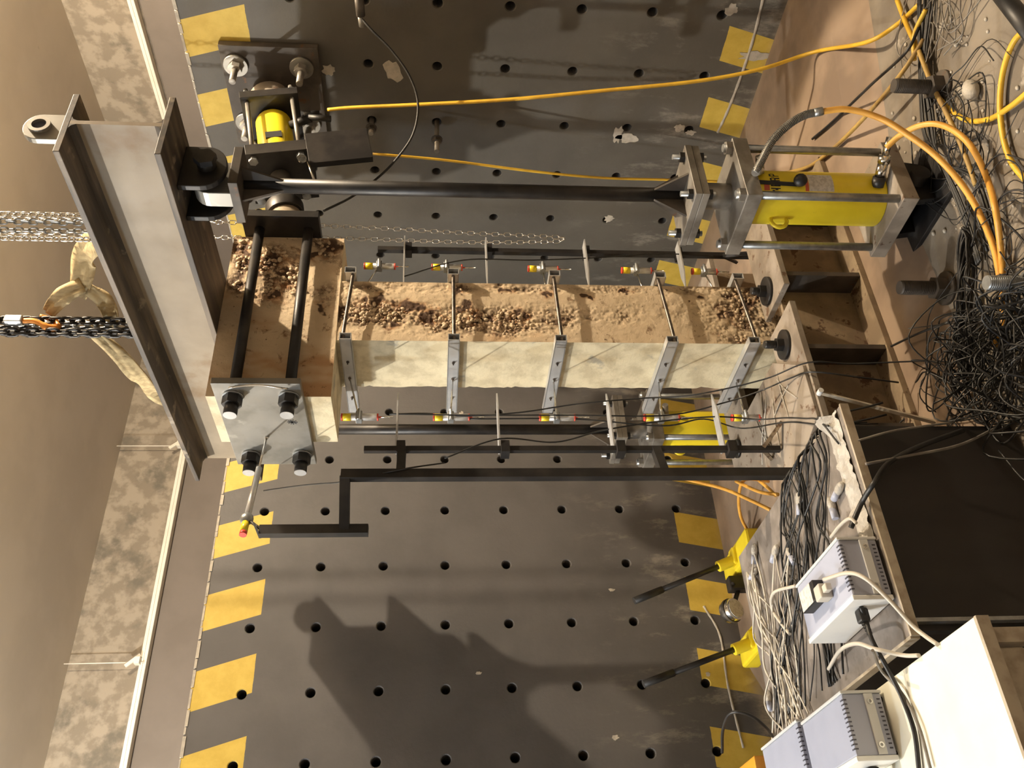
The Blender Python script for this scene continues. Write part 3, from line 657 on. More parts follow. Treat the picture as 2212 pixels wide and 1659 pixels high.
mb = MB(); tubebox(mb, (-3.65, -2.66, 2.88), (-3.65, -2.66, 3.42), .05); mb.build('riser', 'black_steel', t2)
for zz_ in (2.72, 1.34):
    mb = MB(); tubebox(mb, (-3.2, -2.705, zz_), (-3.41, -2.80, zz_), .045, .045, (0, 0, 1)); mb.build('cross_tie', 'black_steel', t2)
MB().box(-3.5, -3.32, -2.89, -2.71, .105, .125).build('foot', 'black_steel', t2)
t3 = thing('reference_post', 'slim black steel reference post carrying target plates right of the column', 'post', (-1.567, -2.525, .607))
mb = MB(); tubebox(mb, (-1.567, -2.525, .115), (-1.567, -2.525, 2.92), .032); mb.build('upright', 'black_steel', t3)
mb = MB(); tubebox(mb, (-1.567, -2.525, .62), (-1.70, -2.70, .45), .02); tubebox(mb, (-1.567, -2.525, .62), (-1.47, -2.36, .45), .02); mb.build('braces', 'black_steel', t3)
for i, z in enumerate([2.744, 2.219, 1.57, .942]):
    MB().box(-1.605, -1.53, -2.56, -2.49, z - .045, z - .004).build('plate_clip', 'black_steel', t3)
    target_plate(-1.55, -1.93, -2.60, z, f'{ordn[i] if i < 3 else "lowest"} thin aluminium target plate on the right reference post')
# top transducer pointing at the head plate
t = thing('displacement_transducer', 'long horizontal displacement transducer touching the bare head plate', 'transducer', (-3.6, -2.6, 3.49), 'displacement transducers')
def on(p, q, s): return Vector(p).lerp(Vector(q), s)
a_, b_ = (-3.66, -2.64, 3.505), (-2.968, -2.455, 3.49)
MB().cyl(on(a_, b_, .12), on(a_, b_, .66), .017, 16).build('body', 'aluminium', t); MB().cyl(on(a_, b_, .03), on(a_, b_, .12), .019, 16).build('cap', 'yellow_paint', t); MB().cyl(a_, on(a_, b_, .03), .019, 16).build('cap_end', 'red_plastic', t)
MB().cyl(on(a_, b_, .66), b_, .006, 8).build('plunger', 'chrome', t); MB().ball(b_, .012, n=10, m=6).build('tip', 'chrome', t)
MB().ball(on(a_, b_, .15), .035, .03, .035).build('clamp', 'galvanised', t); MB().cyl(on(a_, b_, .15), (-3.65, -2.66, 3.40), .008, 8).build('holder_rod', 'threaded', t)
MB().prism([(-3.66, -2.60, 3.42), (-3.66, -2.70, 3.42), (-3.60, -2.66, 3.45)], (0, 0, .012)).build('wing_nut', 'black_steel', t)
mb = MB()
for a in range(5):
    c_, s_ = math.cos(a * .66 + .3), math.sin(a * .66 + .3); mb.bar((-2.9655, INK[0] - .025 * c_, INK[1] - .03 * s_), (-2.9655, INK[0] + .022 * c_, INK[1] + .026 * s_), .0015, .006, (0, c_, s_))
mb.build('ink_mark', 'black_print', pl)

# ---------------------------------------------------------------- chains, hook and slings
def link_mesh(L, W, r, n=6):
    pts = []; s = L / 2 - W / 2
    for k in range(7): a = math.pi * k / 6; pts.append((W / 2 * math.cos(a), 0, s + W / 2 * math.sin(a)))
    for k in range(7): a = math.pi + math.pi * k / 6; pts.append((W / 2 * math.cos(a), 0, -s + W / 2 * math.sin(a)))
    return MB().tube(pts, r, n, True).mesh('link')
LM = {}
def chain(name, label, pts, L, W, r, mat, group=None, cat='chain', ph=0.0):
    t = thing(name, label, cat, pts[-1], group); key = (L, W, r, mat)
    if key not in LM: me = link_mesh(L, W, r); me.materials.append(MATS[mat]); LM[key] = me
    P = smooth_path(pts, 24) if len(pts) > 2 else [Vector(pts[0]).lerp(Vector(pts[1]), i / 40) for i in range(41)]
    pitch = L - 2 * r; acc = 0; nxt = 0; k = 0; org = ORG[t]
    for i in range(len(P) - 1):
        seg = (P[i + 1] - P[i]).length
        while nxt <= acc + seg:
            p = P[i].lerp(P[i + 1], (nxt - acc) / seg); d = (P[i + 1] - P[i]).normalized()
            q = d.to_track_quat('Z', 'X') @ mathutils.Quaternion((0, 0, 1), ph + (math.pi / 2 if k % 2 else 0))
            o = bpy.data.objects.new('link', LM[key]); COL.objects.link(o); o.parent = t; o.location = p - org; o.rotation_mode = 'QUATERNION'; o.rotation_quaternion = q
            nxt += pitch; k += 1
        acc += seg
    return t
chain('hand_chain', 'thin bright chain loop hanging down behind the beam in front of the right wall', [(-1.2, -2.378, 6.79), (-1.2, -2.378, 3.99), (-1.2, -2.354, 2.99), (-1.2, -2.323, 2.35), (-1.2, -2.303, 1.73), (-1.2, -2.283, 1.646), (-1.2, -2.253, 1.73), (-1.2, -2.231, 2.35), (-1.2, -2.245, 3.19), (-1.2, -2.232, 4.0), (-1.2, -2.232, 6.79)], .05, .026, .0036, 'chrome', ph=.6)
for i, (x, y) in enumerate([(-2.02, -3.22), (-2.055, -3.2), (-2.09, -3.17), (-2.12, -3.14)]):
    chain('hoist_chain', ['rightmost', 'second from right', 'third from right', 'leftmost'][i] + ' of four hoist chains hanging side by side above the beam', [(x, y, 6.79), (x, y, 4.24)], .05, .028, .0055, 'chrome' if i in (0, 3) else 'galvanised', 'hoist chains above the beam', ph=.5 * i)
for i, (x, y, zb) in enumerate([(-2.27, -2.62, 4.26), (-2.32, -2.58, 4.26), (-2.25, -2.56, 4.3), (-2.36, -2.62, 4.26), (-2.29, -2.53, 4.28)]):
    chain('load_chain', ['right dark', 'middle dark', 'rear silvery', 'nearest dark', 'leftmost dark'][i] + ' heavy load chain of the hoist above the column head', [(x, y, 6.79), (x, y, zb)], .075, .045, .009, 'black_steel' if i != 2 else 'galvanised', 'load chains above the column', ph=.9 * i)
t = thing('lifting_hook', 'orange lifting hook in the load chains above the column', 'hook', (-2.31, -2.63, 4.70))
MB().tube(smooth_path([(-2.31, -2.66, 4.93), (-2.31, -2.66, 4.84), (-2.33, -2.63, 4.77), (-2.30, -2.60, 4.73), (-2.25, -2.60, 4.77), (-2.24, -2.62, 4.84)], 6), [.016] * 10 + [.02] * 16 + [.014] * 5, 10).build('hook_body', 'orange_hook', t)
MB().box(-2.335, -2.285, -2.69, -2.64, 4.90, 5.0).build('swivel_block', 'galvanised', t, .008)
def sling(label, pts, widths, th=.012):
    mb = MB(); P = smooth_path(pts, 6); n = len(P); vs = []
    for i, p in enumerate(P):
        d = (P[min(i + 1, n - 1)] - P[max(i - 1, 0)]).normalized(); s = d.cross(fwd).normalized(); u = s.cross(d)
        f = i / (n - 1) * (len(widths) - 1); k = min(int(f), len(widths) - 2); wd = widths[k] + (widths[k + 1] - widths[k]) * (f - k)
        m_ = 5
        for a in range(m_ + 1):
            q = a / m_ - .5; vs.append(p + s * q * wd + u * (th * math.sin(a * 2.3 + i * .5) * .8))
    mb.add(vs, [(i * 6 + a, i * 6 + a + 1, i * 6 + a + 7, i * 6 + a + 6) for i in range(n - 1) for a in range(5)], True)
    o = mb.build('sling_strap', 'strap_cloth', None, 0, tuple(P[-1])); sd = o.modifiers.new('thick', 'SOLIDIFY'); sd.thickness = .008; sd.offset = 0
    return tag(o, label, 'strap', 'slings round the loading beam')
sling('beige cloth sling hanging between the hoist chains and the beam edge', [(-2.12, -3.163, 4.25), (-2.1, -3.1, 4.42), (-2.02, -2.9, 4.55), (-2.09, -2.787, 4.59), (-2.139, -2.684, 4.626)], [.10, .15, .17, .13, .10])
sling('knotted beige sling running up to the orange hook', [(-2.119, -2.764, 4.585), (-2.168, -2.717, 4.699), (-2.22, -2.62, 4.80)], [.09, .11, .08])
sling('short beige sling loop tied below the hook', [(-2.128, -2.735, 4.56), (-2.168, -2.679, 4.477), (-2.225, -2.58, 4.454), (-2.271, -2.54, 4.522), (-2.241, -2.554, 4.59)], [.07, .10, .09, .07, .05])
sling('long beige sling slanting left down to the far end of the beam', [(-2.243, -2.49, 4.595), (-2.289, -2.347, 4.478), (-2.331, -2.142, 4.387), (-2.25, -1.85, 4.36), (-2.12, -1.575, 4.25)], [.06, .09, .11, .13, .15])

# ---------------------------------------------------------------- bolts in walls and floor
def wall_stud(label, y, z, L):
    t = thing('wall_stud', label, 'bolt', (0, y, z)); MB().cyl((.05, y, z), (-L, y, z), .019, 14).build('stud', 'machined_steel', t)
    mb = MB(); hexnut(mb, (-L * .62, y, z), (-1, 0, 0), .036, .03); mb.cyl((-L * .62, y, z), (-L * .62 + .008, y, z), .044, 18); mb.build('nut', 'mill_steel', t)
wall_stud('long steel stud with a nut sticking out of the right wall beside the yellow hose', -2.313, 2.538, .34); wall_stud('short steel stud sticking out of the right wall below the black hanging plate', -2.313, 3.038, .16)
anchor('floor_anchor', 'upright floor anchor bolt beside the yellow hoses near the right wall', -1.97, -4.19, 0, .26, .034, 'mill_steel', .085)
anchor('floor_anchor', 'upright floor anchor bolt between the large yellow jack and the cable tangle', -2.83, -3.64, 0, .25, .034, 'mill_steel', .085)
anchor('floor_anchor', 'floor anchor stud at the near edge standing in the cables', -3.27, -4.17, 0, .24, .030, 'galvanised', .085)
t = thing('hanging_connector', 'small grey connector hanging on the black cable on the right wall', 'connector', (-.25, -3.36, 3.0))
MB().cyl((-.25, -3.50, 3.05), (-.25, -3.36, 3.045), .03, 14).build('shell', 'mill_steel', t); MB().cyl((-.25, -3.36, 3.045), (-.25, -3.28, 3.04), .022, 12).build('sleeve', 'plate_steel', t)
MB().cyl((0, -3.5, 3.06), (-.27, -3.5, 3.05), .008, 8).build('wall_hook', 'mill_steel', t)

# ---------------------------------------------------------------- hand pumps by the left wall
def pump(x, label, tip):
    y = -.6; t = thing('hand_pump', label, 'hand pump', (x, y, 0))
    MB().box(x - .1, x + .1, y - .32, y + .32, .105, .24).build('reservoir', 'yellow_paint', t, .02)
    hd = Vector((x, y, .20)); tp = Vector(tip); d = (tp - hd).normalized()
    MB().cyl(hd - d * .04, hd + d * .2, .042, 18).build('lever_socket', 'yellow_paint', t, .004)
    mb = MB(); mb.box(x - .06, x + .07, y - .05, y + .05, .14, .27); mb.build('pivot_head', 'yellow_paint', t, .012)
    MB().cyl(hd + d * .18, tp - d * .22, .021, 14).build('lever', 'black_steel', t); MB().cyl(tp - d * .24, tp, .027, 14).build('grip', 'black_rubber', t)
    MB().cyl((x - .05, y - .055, .2), (x - .05, y + .055, .2), .016, 10).build('pivot_pin', 'black_steel', t)
    return t
pump(-2.90, 'yellow hand pump with a raised black lever, nearer the column', (-3.233, -.6, 1.068)); pump(-3.55, 'yellow hand pump with a raised black lever, farther from the column', (-3.842, -.6, 1.08))
t = thing('pressure_gauge', 'round silver pressure gauge on a dark valve between the two hand pumps', 'gauge', (-3.2, -.5, .105))
MB().cyl((-3.29, -.56, .30), (-3.29, -.48, .34), .085, 28).build('case', 'chrome', t, .004); MB().cyl((-3.29, -.562, .30), (-3.29, -.57, .296), .07, 28).build('dial', 'label_white', t)
MB().ring((-3.29, -.52, .32), (0, .9, .45), .092, .083, .02, 28).build('bezel', 'mill_steel', t)
MB().cyl((-3.27, -.5, .30), (-3.1, -.5, .22), .018, 12).build('stem', 'black_steel', t); MB().box(-3.13, -3.02, -.55, -.45, .105, .30).build('valve_block', 'black_steel', t, .01)
MB().cyl((-3.09, -.55, .27), (-3.14, -.68, .33), .01, 10).build('valve_lever', 'black_steel', t)

# ---------------------------------------------------------------- tables
t = thing('work_table', 'dusty grey-topped table with dark front panel covered in cables', 'table', (-4.1, -3.0, 0))
TX0, TX1, TY0, TY1, TZ = -4.62, -3.60, -3.73, -2.17, .80
MB().box(TX0, TX1, TY0, TY1, TZ - .03, TZ).build('top', 'table_top', t, .002)
MB().box(TX0 - .004, TX1 + .004, TY0 - .012, TY0, TZ - .036, TZ + .001).build('edge_strip', 'table_edge', t); MB().box(TX0 - .012, TX0, TY0, TY1, TZ - .036, TZ + .001).build('edge_strip', 'table_edge', t)
MB().box(-4.54, -3.70, -3.69, -3.67, .02, TZ - .03).build('front_panel', 'table_black', t); MB().box(-4.555, -4.54, -3.695, -3.66, 0, TZ - .03).build('panel_edge', 'galvanised', t)
MB().box(-4.54, -4.52, -3.66, -2.25, .02, TZ - .03).build('side_panel', 'table_black', t)
for x in (-4.56, -3.68):
    for y in (-3.64, -2.25): MB().box(x - .02, x + .02, y - .02, y + .02, 0, TZ - .03).build('leg', 'black_steel', t)
t = thing('white_table', 'white-topped table at the near left corner holding instruments', 'table', (-5.2, -2.8, 0))
MB().box(-5.9, -4.71, -4.15, -1.3, .77, .805).build('top', 'table_white', t, .002); MB().box(-5.9, -4.708, -4.163, -4.15, .76, .804).build('edge_strip', 'table_edge', t)
for x in (-5.85, -4.76):
    for y in (-4.1, -1.36): MB().box(x - .025, x + .025, y - .025, y + .025, 0, .77).build('leg', 'table_edge', t)
MB().box(-4.80, -4.78, -4.07, -1.4, .62, .77).build('apron', 'table_edge', t); MB().box(-5.85, -4.8, -4.11, -4.09, .62, .77).build('apron', 'table_edge', t)
# plastic film taped along the table edge
t = thing('plastic_film', 'crinkled clear plastic film taped along the near edge of the dusty table', 'plastic film', (-3.9, -3.66, TZ))
rnd = random.Random(21); nx_, ny_ = 46, 8; vs = []
for i in range(nx_ + 1):
    for j in range(ny_ + 1):
        x = -3.60 - .62 * i / nx_; y = -3.70 + .12 * j / ny_
        vs.append((x, y, TZ + .004 + max(0, noise.noise(Vector((x * 26, y * 40, 2)))) * .03 + (.05 * max(0, 1 - i / 5) if j > 3 else 0)))
MB().add(vs, [(i * (ny_ + 1) + j, i * (ny_ + 1) + j + 1, (i + 1) * (ny_ + 1) + j + 1, (i + 1) * (ny_ + 1) + j) for i in range(nx_) for j in range(ny_)], True).build('sheet', 'film', t)

# ---------------------------------------------------------------- instrument cases
SLOT = MB().box(-.0026, .0026, -.010, .010, -.0015, .0015).mesh('vent_slot'); SLOT.materials.append(MATS['slot_black'])
SLOT2 = MB().box(-.0026, .0026, -.0015, .0015, -.006, .006).mesh('vent_slot'); SLOT2.materials.append(MATS['slot_black'])
def put(mesh, name, parent, loc, rot=(0, 0, 0)):
    o = bpy.data.objects.new(name, mesh); COL.objects.link(o); o.parent = parent; o.location = Vector(loc) - ORG[parent]; o.rotation_euler = rot; return o
def case(label, x0, x1, y0, y1, z0, z1):
    t = thing('instrument_case', label, 'instrument', ((x0 + x1) / 2, (y0 + y1) / 2, z0), 'grey instrument cases')
    b = MB().box(x0 + .02, x1 - .012, y0, y1, z0 + .012, z1).build('body', 'lilac_case', t, .006)
    MB().box(x0, x0 + .02, y0 - .004, y1 + .004, z0 + .01, z1 + .004).build('rear_panel', 'white_plastic', t, .004); MB().box(x1 - .012, x1, y0 - .004, y1 + .004, z0 + .01, z1 + .004).build('front_bezel', 'case_grey', t, .003)
    hs = MB().box(x0 + .022, x1 - .014, y0 - .008, y0, z0 + .05, z0 + .085).build('side_strip', 'case_grey', t, .002)
    for sx in (x0 + .055, x1 - .045): MB().ring((sx, y0 - .010, z0 + .068), (0, 1, 0), .011, .006, .005, 18).build('strip_screw', 'chrome', hs)
    n = 12
    for k in range(n):
        x = x0 + .045 + (x1 - x0 - .08) * k / (n - 1)
        put(SLOT, 'vent_slot', b, (x, y0 + .012, z1 + .0006)); put(SLOT2, 'vent_slot', b, (x, y0 - .0006, z1 - .0075)); put(SLOT2, 'vent_slot', b, (x, y0 - .0006, z0 + .028))
    for sx in (x0 + .03, x1 - .03):
        for sy in (y0 + .03, y1 - .03): MB().cyl((sx, sy, z0), (sx, sy, z0 + .012), .012, 12).build('foot', 'black_rubber', t)
    return t
c1 = case('grey instrument case on the dusty table with a power adapter on its lid', -4.475, -4.215, -3.715, -3.235, .80, .968)
c2 = case('grey instrument case near the front of the white table', -4.985, -4.725, -3.42, -2.97, .805, .975)
c3 = case('grey instrument case at the back of the white table beside the orange box', -4.985, -4.70, -2.92, -2.42, .805, .975)
t = thing('orange_case', 'orange instrument box with a white corner at the back of the white table', 'instrument', (-4.9, -1.9, .805))
b = MB().box(-5.05, -4.58 - .14, -2.36, -1.55, .805, 1.0).build('body', 'orange_case', t, .006); MB().box(-5.052, -4.718, -1.55, -1.50, .803, 1.004).build('end_cap', 'white_plastic', t, .006)
for k in range(6): MB().box(-4.80 - .012 * k, -4.794 - .012 * k, -1.75, -1.62, 1.0, 1.002).build('vent_slot', 'slot_black', b)
# power adapter with its plug
t = thing('power_adapter', 'black power adapter with a beige plug taped on the instrument case lid', 'power adapter', (-4.34, -3.44, .968))
MB().box(-4.385, -4.30, -3.50, -3.34, .968, 1.015).build('body', 'black_rubber', t, .005); MB().box(-4.383, -4.302, -3.47, -3.35, 1.015, 1.0165).build('rating_label', 'label_white', t)
MB().box(-4.40, -4.34, -3.56, -3.50, .968, 1.02).build('plug_adapter', 'beige_cable', t, .006); MB().box(-4.385, -4.355, -3.60, -3.56, .985, 1.01).build('plug', 'beige_cable', t, .004)
# cable plug in the rear panel
t = thing('mains_plug', 'black mains plug in the white rear panel of the instrument case', 'plug', (-4.49, -3.62, .9))
MB().box(-4.53, -4.476, -3.645, -3.60, .885, .925).build('body', 'black_rubber', t, .008)
mb = MB()
for k in range(4): mb.ring((-4.535 - .012 * k, -3.622, .903 - .002 * k), (1, 0, 0), .014 - .001 * k, .004, .007, 12)
mb.build('strain_relief', 'black_rubber', t)
t = thing('mains_plug', 'black mains plug in the rear panel of the case on the white table', 'plug', (-5.0, -3.3, .88)); MB().box(-5.04, -4.986, -3.34, -3.29, .86, .905).build('body', 'black_rubber', t, .008); MB().cyl((-5.04, -3.315, .88), (-5.09, -3.315, .87), .012, 12).build('strain_relief', 'black_rubber', t)
# small silvery connectors wrapped in tape on the table
places = ['at the far right corner', 'second from the far right corner', 'third from the far right corner', 'near the film at the front edge', 'beside the film by the first case', 'in the middle of the right edge', 'by the hand pumps', 'at the far left edge']
for i, (x, y) in enumerate([(-3.70, -2.47), (-3.827, -2.744), (-3.917, -2.912), (-3.915, -3.56), (-3.936, -3.455), (-3.756, -3.158), (-3.793, -2.40), (-4.409, -2.23)]):
    t = thing('taped_connector', 'small foil-wrapped cable connector ' + places[i] + ' of the dusty table' if i not in (3, 4, 6) else 'small foil-wrapped cable connector on the dusty table ' + places[i], 'connector', (x, y, TZ), 'taped connectors on the table')
    rot = Matrix.Rotation(random.uniform(0, 3), 3, 'Z')
    MB().ball((x, y, TZ + .018), .02, .042, .018, 12, 7, rot).build('wrap', 'film', t); MB().cyl(Vector((x, y, TZ + .02)) + rot @ V(0, .02, 0), Vector((x, y, TZ + .02)) + rot @ V(0, .07, 0), .015, 10).build('plug_body', 'lilac_case', t)

# ---------------------------------------------------------------- hoses and cables
PATHS = {
    'h_act': [(-0.489, -2.78, 3.296), (-0.51, -2.822, 3.111), (-0.572, -2.91, 2.678), (-0.657, -3.041, 2.056), (-0.719, -3.181, 1.453), (-0.777, -3.319, 0.869), (-0.788, -3.434, 0.472), (-0.761, -3.559, 0.14), (-1.278, -3.975, 0.12), (-1.344, -4.129, 0.03), (-1.468, -4.331, 0.03)],
    'h_thin': [(-0.5, -2.41, 3.005), (-0.465, -2.338, 2.481), (-0.44, -2.231, 1.81), (-0.405, -2.153, 1.258), (-0.349, -2.101, 0.761), (-0.3, -2.052, 0.308), (-0.362, -2.084, 0.12), (-0.684, -2.358, 0.12)],
    'h_top_guard': [(-2.486, -4.054, 1.039), (-2.44, -4.101, 1.008), (-2.385, -4.158, 0.969), (-2.339, -4.212, 0.904), (-2.311, -4.251, 0.832), (-2.307, -4.272, 0.765)],
    'h_top': [(-2.307, -4.272, 0.765), (-2.323, -4.304, 0.642), (-2.385, -4.309, 0.505), (-2.473, -4.291, 0.391), (-2.578, -4.263, 0.279), (-2.709, -4.218, 0.18), (-2.844, -4.164, 0.112), (-2.984, -4.103, 0.066), (-3.12, -4.039, 0.05), (-3.235, -3.984, 0.051), (-3.319, -3.942, 0.06), (-3.335, -3.83, 0.04)],
    'h_low': [(-2.264, -4.043, 0.321), (-2.257, -4.114, 0.278), (-2.28, -4.19, 0.226), (-2.34, -4.25, 0.182), (-2.429, -4.278, 0.134), (-2.54, -4.278, 0.095), (-2.669, -4.228, 0.049), (-2.922, -4.266, 0.12), (-3.034, -4.125, 0.06), (-3.142, -4.033, 0.04)],
    'h_floor_a': [(-1.26, -4.228, 0.04), (-1.429, -4.211, 0.04), (-1.562, -4.215, 0.05), (-1.684, -4.202, 0.04), (-1.835, -4.156, 0.03), (-2.067, -4.175, 0.03), (-2.3, -4.252, 0.03), (-2.447, -4.368, 0.03), (-2.526, -4.495, 0.03), (-2.581, -4.626, 0.03)],
    'h_floor_b': [(-2.354, -4.784, 0.03), (-2.315, -4.68, 0.03), (-2.354, -4.567, 0.03), (-2.451, -4.468, 0.03), (-2.587, -4.397, 0.03), (-2.736, -4.368, 0.03), (-2.913, -4.394, 0.03)],
    'h_floor_c': [(-1.732, -4.234, 0.07), (-1.939, -4.19, 0.05), (-2.191, -4.2, 0.06), (-2.391, -4.182, 0.05), (-2.566, -4.164, 0.05), (-2.635, -4.141, 0.04)],
    'h_floor_d': [(-1.69, -4.273, 0.05), (-1.763, -4.129, 0.12), (-1.661, -3.8, 0.13), (-1.493, -3.426, 0.13), (-1.288, -3.081, 0.13), (-0.991, -2.752, 0.14), (-0.611, -2.356, 0.14)],
    'h_floor_e': [(-1.583, -4.375, 0.05), (-1.607, -4.244, 0.06), (-1.717, -4.168, 0.06)],
    'c_floor': [(-1.618, -4.292, 0.06), (-1.704, -4.198, 0.12), (-1.526, -3.869, 0.12), (-1.308, -3.451, 0.12), (-1.154, -3.189, 0.12)],
    'pipe': [(-2.462, -5.012, 0.35), (-2.855, -5.038, 0.35)],
    'h_left_a': [(-2.489, -1.1, 0.683), (-2.777, -1.482, 0.557), (-3.0, -1.73, 0.479), (-3.162, -1.9, 0.427)],
    'h_left_b': [(-2.616, -1.287, 0.13), (-2.663, -1.4, 0.345), (-2.683, -1.202, 0.339), (-2.72, -0.945, 0.259), (-2.748, -0.709, 0.13)],
    'h_left_c': [(-2.622, -1.3, 0.376), (-2.896, -1.651, 0.37), (-3.051, -1.9, 0.357)],
    'h_left_d': [(-2.604, -1.3, 0.214), (-2.85, -1.612, 0.284), (-3.004, -1.8, 0.33)],
    'act_cable': [(-0.25, -3.517, 3.048), (-0.25, -3.369, 3.052), (-0.318, -3.308, 2.982), (-0.416, -3.221, 2.845), (-0.539, -3.11, 2.723), (-0.671, -2.99, 2.667), (-0.811, -2.852, 2.7), (-0.923, -2.724, 2.816), (-1.0, -2.625, 2.942), (-1.363, -2.79, 3.081), (-1.66, -2.949, 3.22)],
    'base_cable': [(-2.935, -3.3, 0.176), (-2.984, -3.472, 0.12), (-3.104, -3.71, 0.12)],
    'white_rod': [(-3.187, -3.22, 0.593), (-3.387, -3.271, 0.3)],
    'thickcable': [(-4.158, -3.68, 0.88), (-4.07, -3.732, 0.83), (-4.035, -3.838, 0.81), (-3.904, -3.76, 0.68), (-3.826, -3.76, 0.524), (-3.733, -3.74, 0.288)],
    'panelcable1': [(-3.784, -3.74, 0.771), (-3.746, -3.76, 0.601), (-3.665, -3.7, 0.286)],
    'panelcable2': [(-3.909, -3.76, 0.78), (-3.871, -3.76, 0.589), (-3.82, -3.76, 0.349), (-3.696, -3.7, 0.105)],
    'mains': [(-4.476, -3.651, 0.915), (-4.532, -3.629, 0.9), (-4.606, -3.635, 0.9), (-4.714, -3.615, 0.86), (-4.812, -3.6, 0.83), (-4.926, -3.596, 0.82), (-5.042, -3.553, 0.82), (-5.1, -3.532, 0.82)],
    'white_a': [(-4.352, -3.622, 1.02), (-4.386, -3.763, 0.99), (-4.438, -3.831, 0.96), (-4.523, -3.839, 0.9), (-4.618, -3.835, 0.84), (-4.672, -3.866, 0.82), (-4.717, -3.913, 0.815)],
    'white_b': [(-4.517, -3.024, 0.82), (-4.53, -3.307, 0.88), (-4.583, -3.543, 0.92), (-4.636, -3.636, 0.9), (-4.68, -3.692, 0.83), (-4.709, -3.774, 0.815)],
    'grey_a': [(-4.667, -3.713, 0.95), (-4.686, -3.524, 0.84), (-4.793, -3.591, 0.82), (-4.921, -3.638, 0.82), (-5.06, -3.632, 0.82)],
    'orange_plug': [(-4.592, -1.871, 1.0), (-4.533, -2.114, 1.05), (-4.524, -2.385, 1.08), (-4.546, -2.417, 1.0), (-4.586, -2.331, 0.9), (-4.589, -2.175, 0.82)],
    'beige_a': [(-4.052, -3.374, 0.82), (-4.088, -3.561, 0.86), (-4.122, -3.69, 0.88), (-4.155, -3.715, 0.87)],
    'beige_b': [(-4.097, -2.944, 0.84), (-4.036, -2.711, 0.86), (-4.064, -2.568, 0.83), (-4.171, -2.626, 0.82), (-4.241, -2.691, 0.82)],
    'vcab1': [(-1.871, -2.6, 2.75), (-1.762, -2.645, 2.372), (-1.736, -2.629, 1.925), (-1.695, -2.622, 1.468), (-1.654, -2.623, 1.094), (-1.644, -2.6, 0.713)],
    'lc1': [(-2.905, -2.6, 2.8), (-2.866, -2.55, 2.596), (-2.916, -2.6, 2.36), (-2.888, -2.6, 2.044), (-2.868, -2.657, 1.73), (-2.873, -2.72, 1.391), (-2.942, -2.86, 1.116), (-2.981, -3.06, 0.8), (-3.0, -3.24, 0.62), (-3.02, -3.26, 0.4), (-3.12, -3.42, 0.12), (-3.22, -3.55, 0.08)],
    'lc2': [(-2.902, -2.6, 2.8), (-2.916, -2.61, 2.386), (-2.915, -2.61, 1.749), (-2.914, -2.61, 1.208), (-2.852, -2.65, 0.874), (-2.877, -2.8, 0.72), (-2.97, -3.06, 0.645), (-3.06, -3.24, 0.61), (-3.12, -3.28, 0.4), (-3.16, -3.29, 0.2)],
    'lc3': [(-2.916, -2.57, 2.36), (-2.915, -2.57, 1.749), (-2.961, -2.57, 1.242), (-2.931, -2.597, 0.998), (-2.977, -2.57, 0.779), (-3.36, -3.227, 0.81), (-3.652, -3.649, 0.83)],
    'lc4': [(-3.28, -2.75, 2.494), (-3.16, -2.75, 2.195), (-3.12, -2.65, 1.881), (-3.036, -2.637, 1.611), (-2.965, -2.62, 1.276), (-2.95, -2.65, 0.95), (-3.0, -2.7, 0.72), (-3.12, -2.9, 0.66), (-3.32, -3.2, 0.7), (-3.58, -3.58, 0.83), (-3.75, -3.66, 0.815)],
    'topwire': [(-3.1, -2.074, 3.547), (-3.226, -2.357, 3.314), (-3.312, -2.537, 3.162), (-3.4, -2.719, 3.008), (-3.4, -2.837, 2.731), (-3.3, -2.735, 2.495)],
}
def hose(key, r, mat, label, name='hydraulic_hose', cat='hose', n=10, seg=8, group=None):
    P = smooth_path(PATHS[key], seg)
    o = MB().tube([p - P[0] * 0 for p in P], r, n).build(name, mat, None, 0, tuple(P[-1])); return tag(o, label, cat, group)
hose('h_act', .0125, 'hose_yellow', 'straight yellow hose from the horizontal jack down past the right wall to the floor')
hose('h_thin', .010, 'hose_yellow', 'thin yellow hose hanging behind the black tie rod')
t = thing('hydraulic_hose', 'orange hose arching from the top port of the large jack with a steel spiral guard', 'hose', PATHS['h_top'][-1])
MB().tube(smooth_path(PATHS['h_top'], 8), .0145, 12).build('hose', 'hose_orange', t)
P = smooth_path(PATHS['h_top_guard'], 12); mb = MB(); mb.tube(P, .014, 10)
for k in range(3, len(P) - 1): d = P[k + 1] - P[k]; mb.ring(P[k], d, .0195, .012, d.length * .55, 12)
mb.build('spiral_guard', 'plate_steel', t); q = P[0]; MB().cyl(q, Vector((-2.25, -3.86, .905)), .02, 12).build('end_fitting', 'galvanised', t); MB().cyl(P[-1] - (P[-1] - P[-3]).normalized() * .02, P[-1] + (P[-1] - P[-3]).normalized() * .02, .02, 12).build('guard_collar', 'galvanised', t)
hose('h_low', .0145, 'hose_orange', 'orange hose looping from the bottom port of the large jack to the floor')
hose('h_floor_a', .013, 'hose_yellow', 'yellow hose curving across the floor at the upper right to the frame edge')
hose('h_floor_b', .013, 'hose_yellow', 'yellow hose bowed along the near right edge of the floor')
hose('h_floor_c', .012, 'hose_dusty', 'dusty olive hose lying beside the yellow hoses near the large jack')
hose('h_floor_d', .012, 'hose_dusty', 'dusty brown-yellow hose running over the tan plinth behind the large jack'); hose('h_floor_e', .012, 'hose_yellow', 'short yellow hose end in the bundle by the right wall')
hose('c_floor', .008, 'black_rubber', 'thin dark cable running over the tan plinth next to the right wall', 'cable', 'cable')
tag(MB().cyl(*PATHS['pipe'], .035, 16).build('dark_pipe', 'black_rubber', None, 0, PATHS['pipe'][0]), 'thick dark pipe crossing the near right corner above the floor', 'pipe')
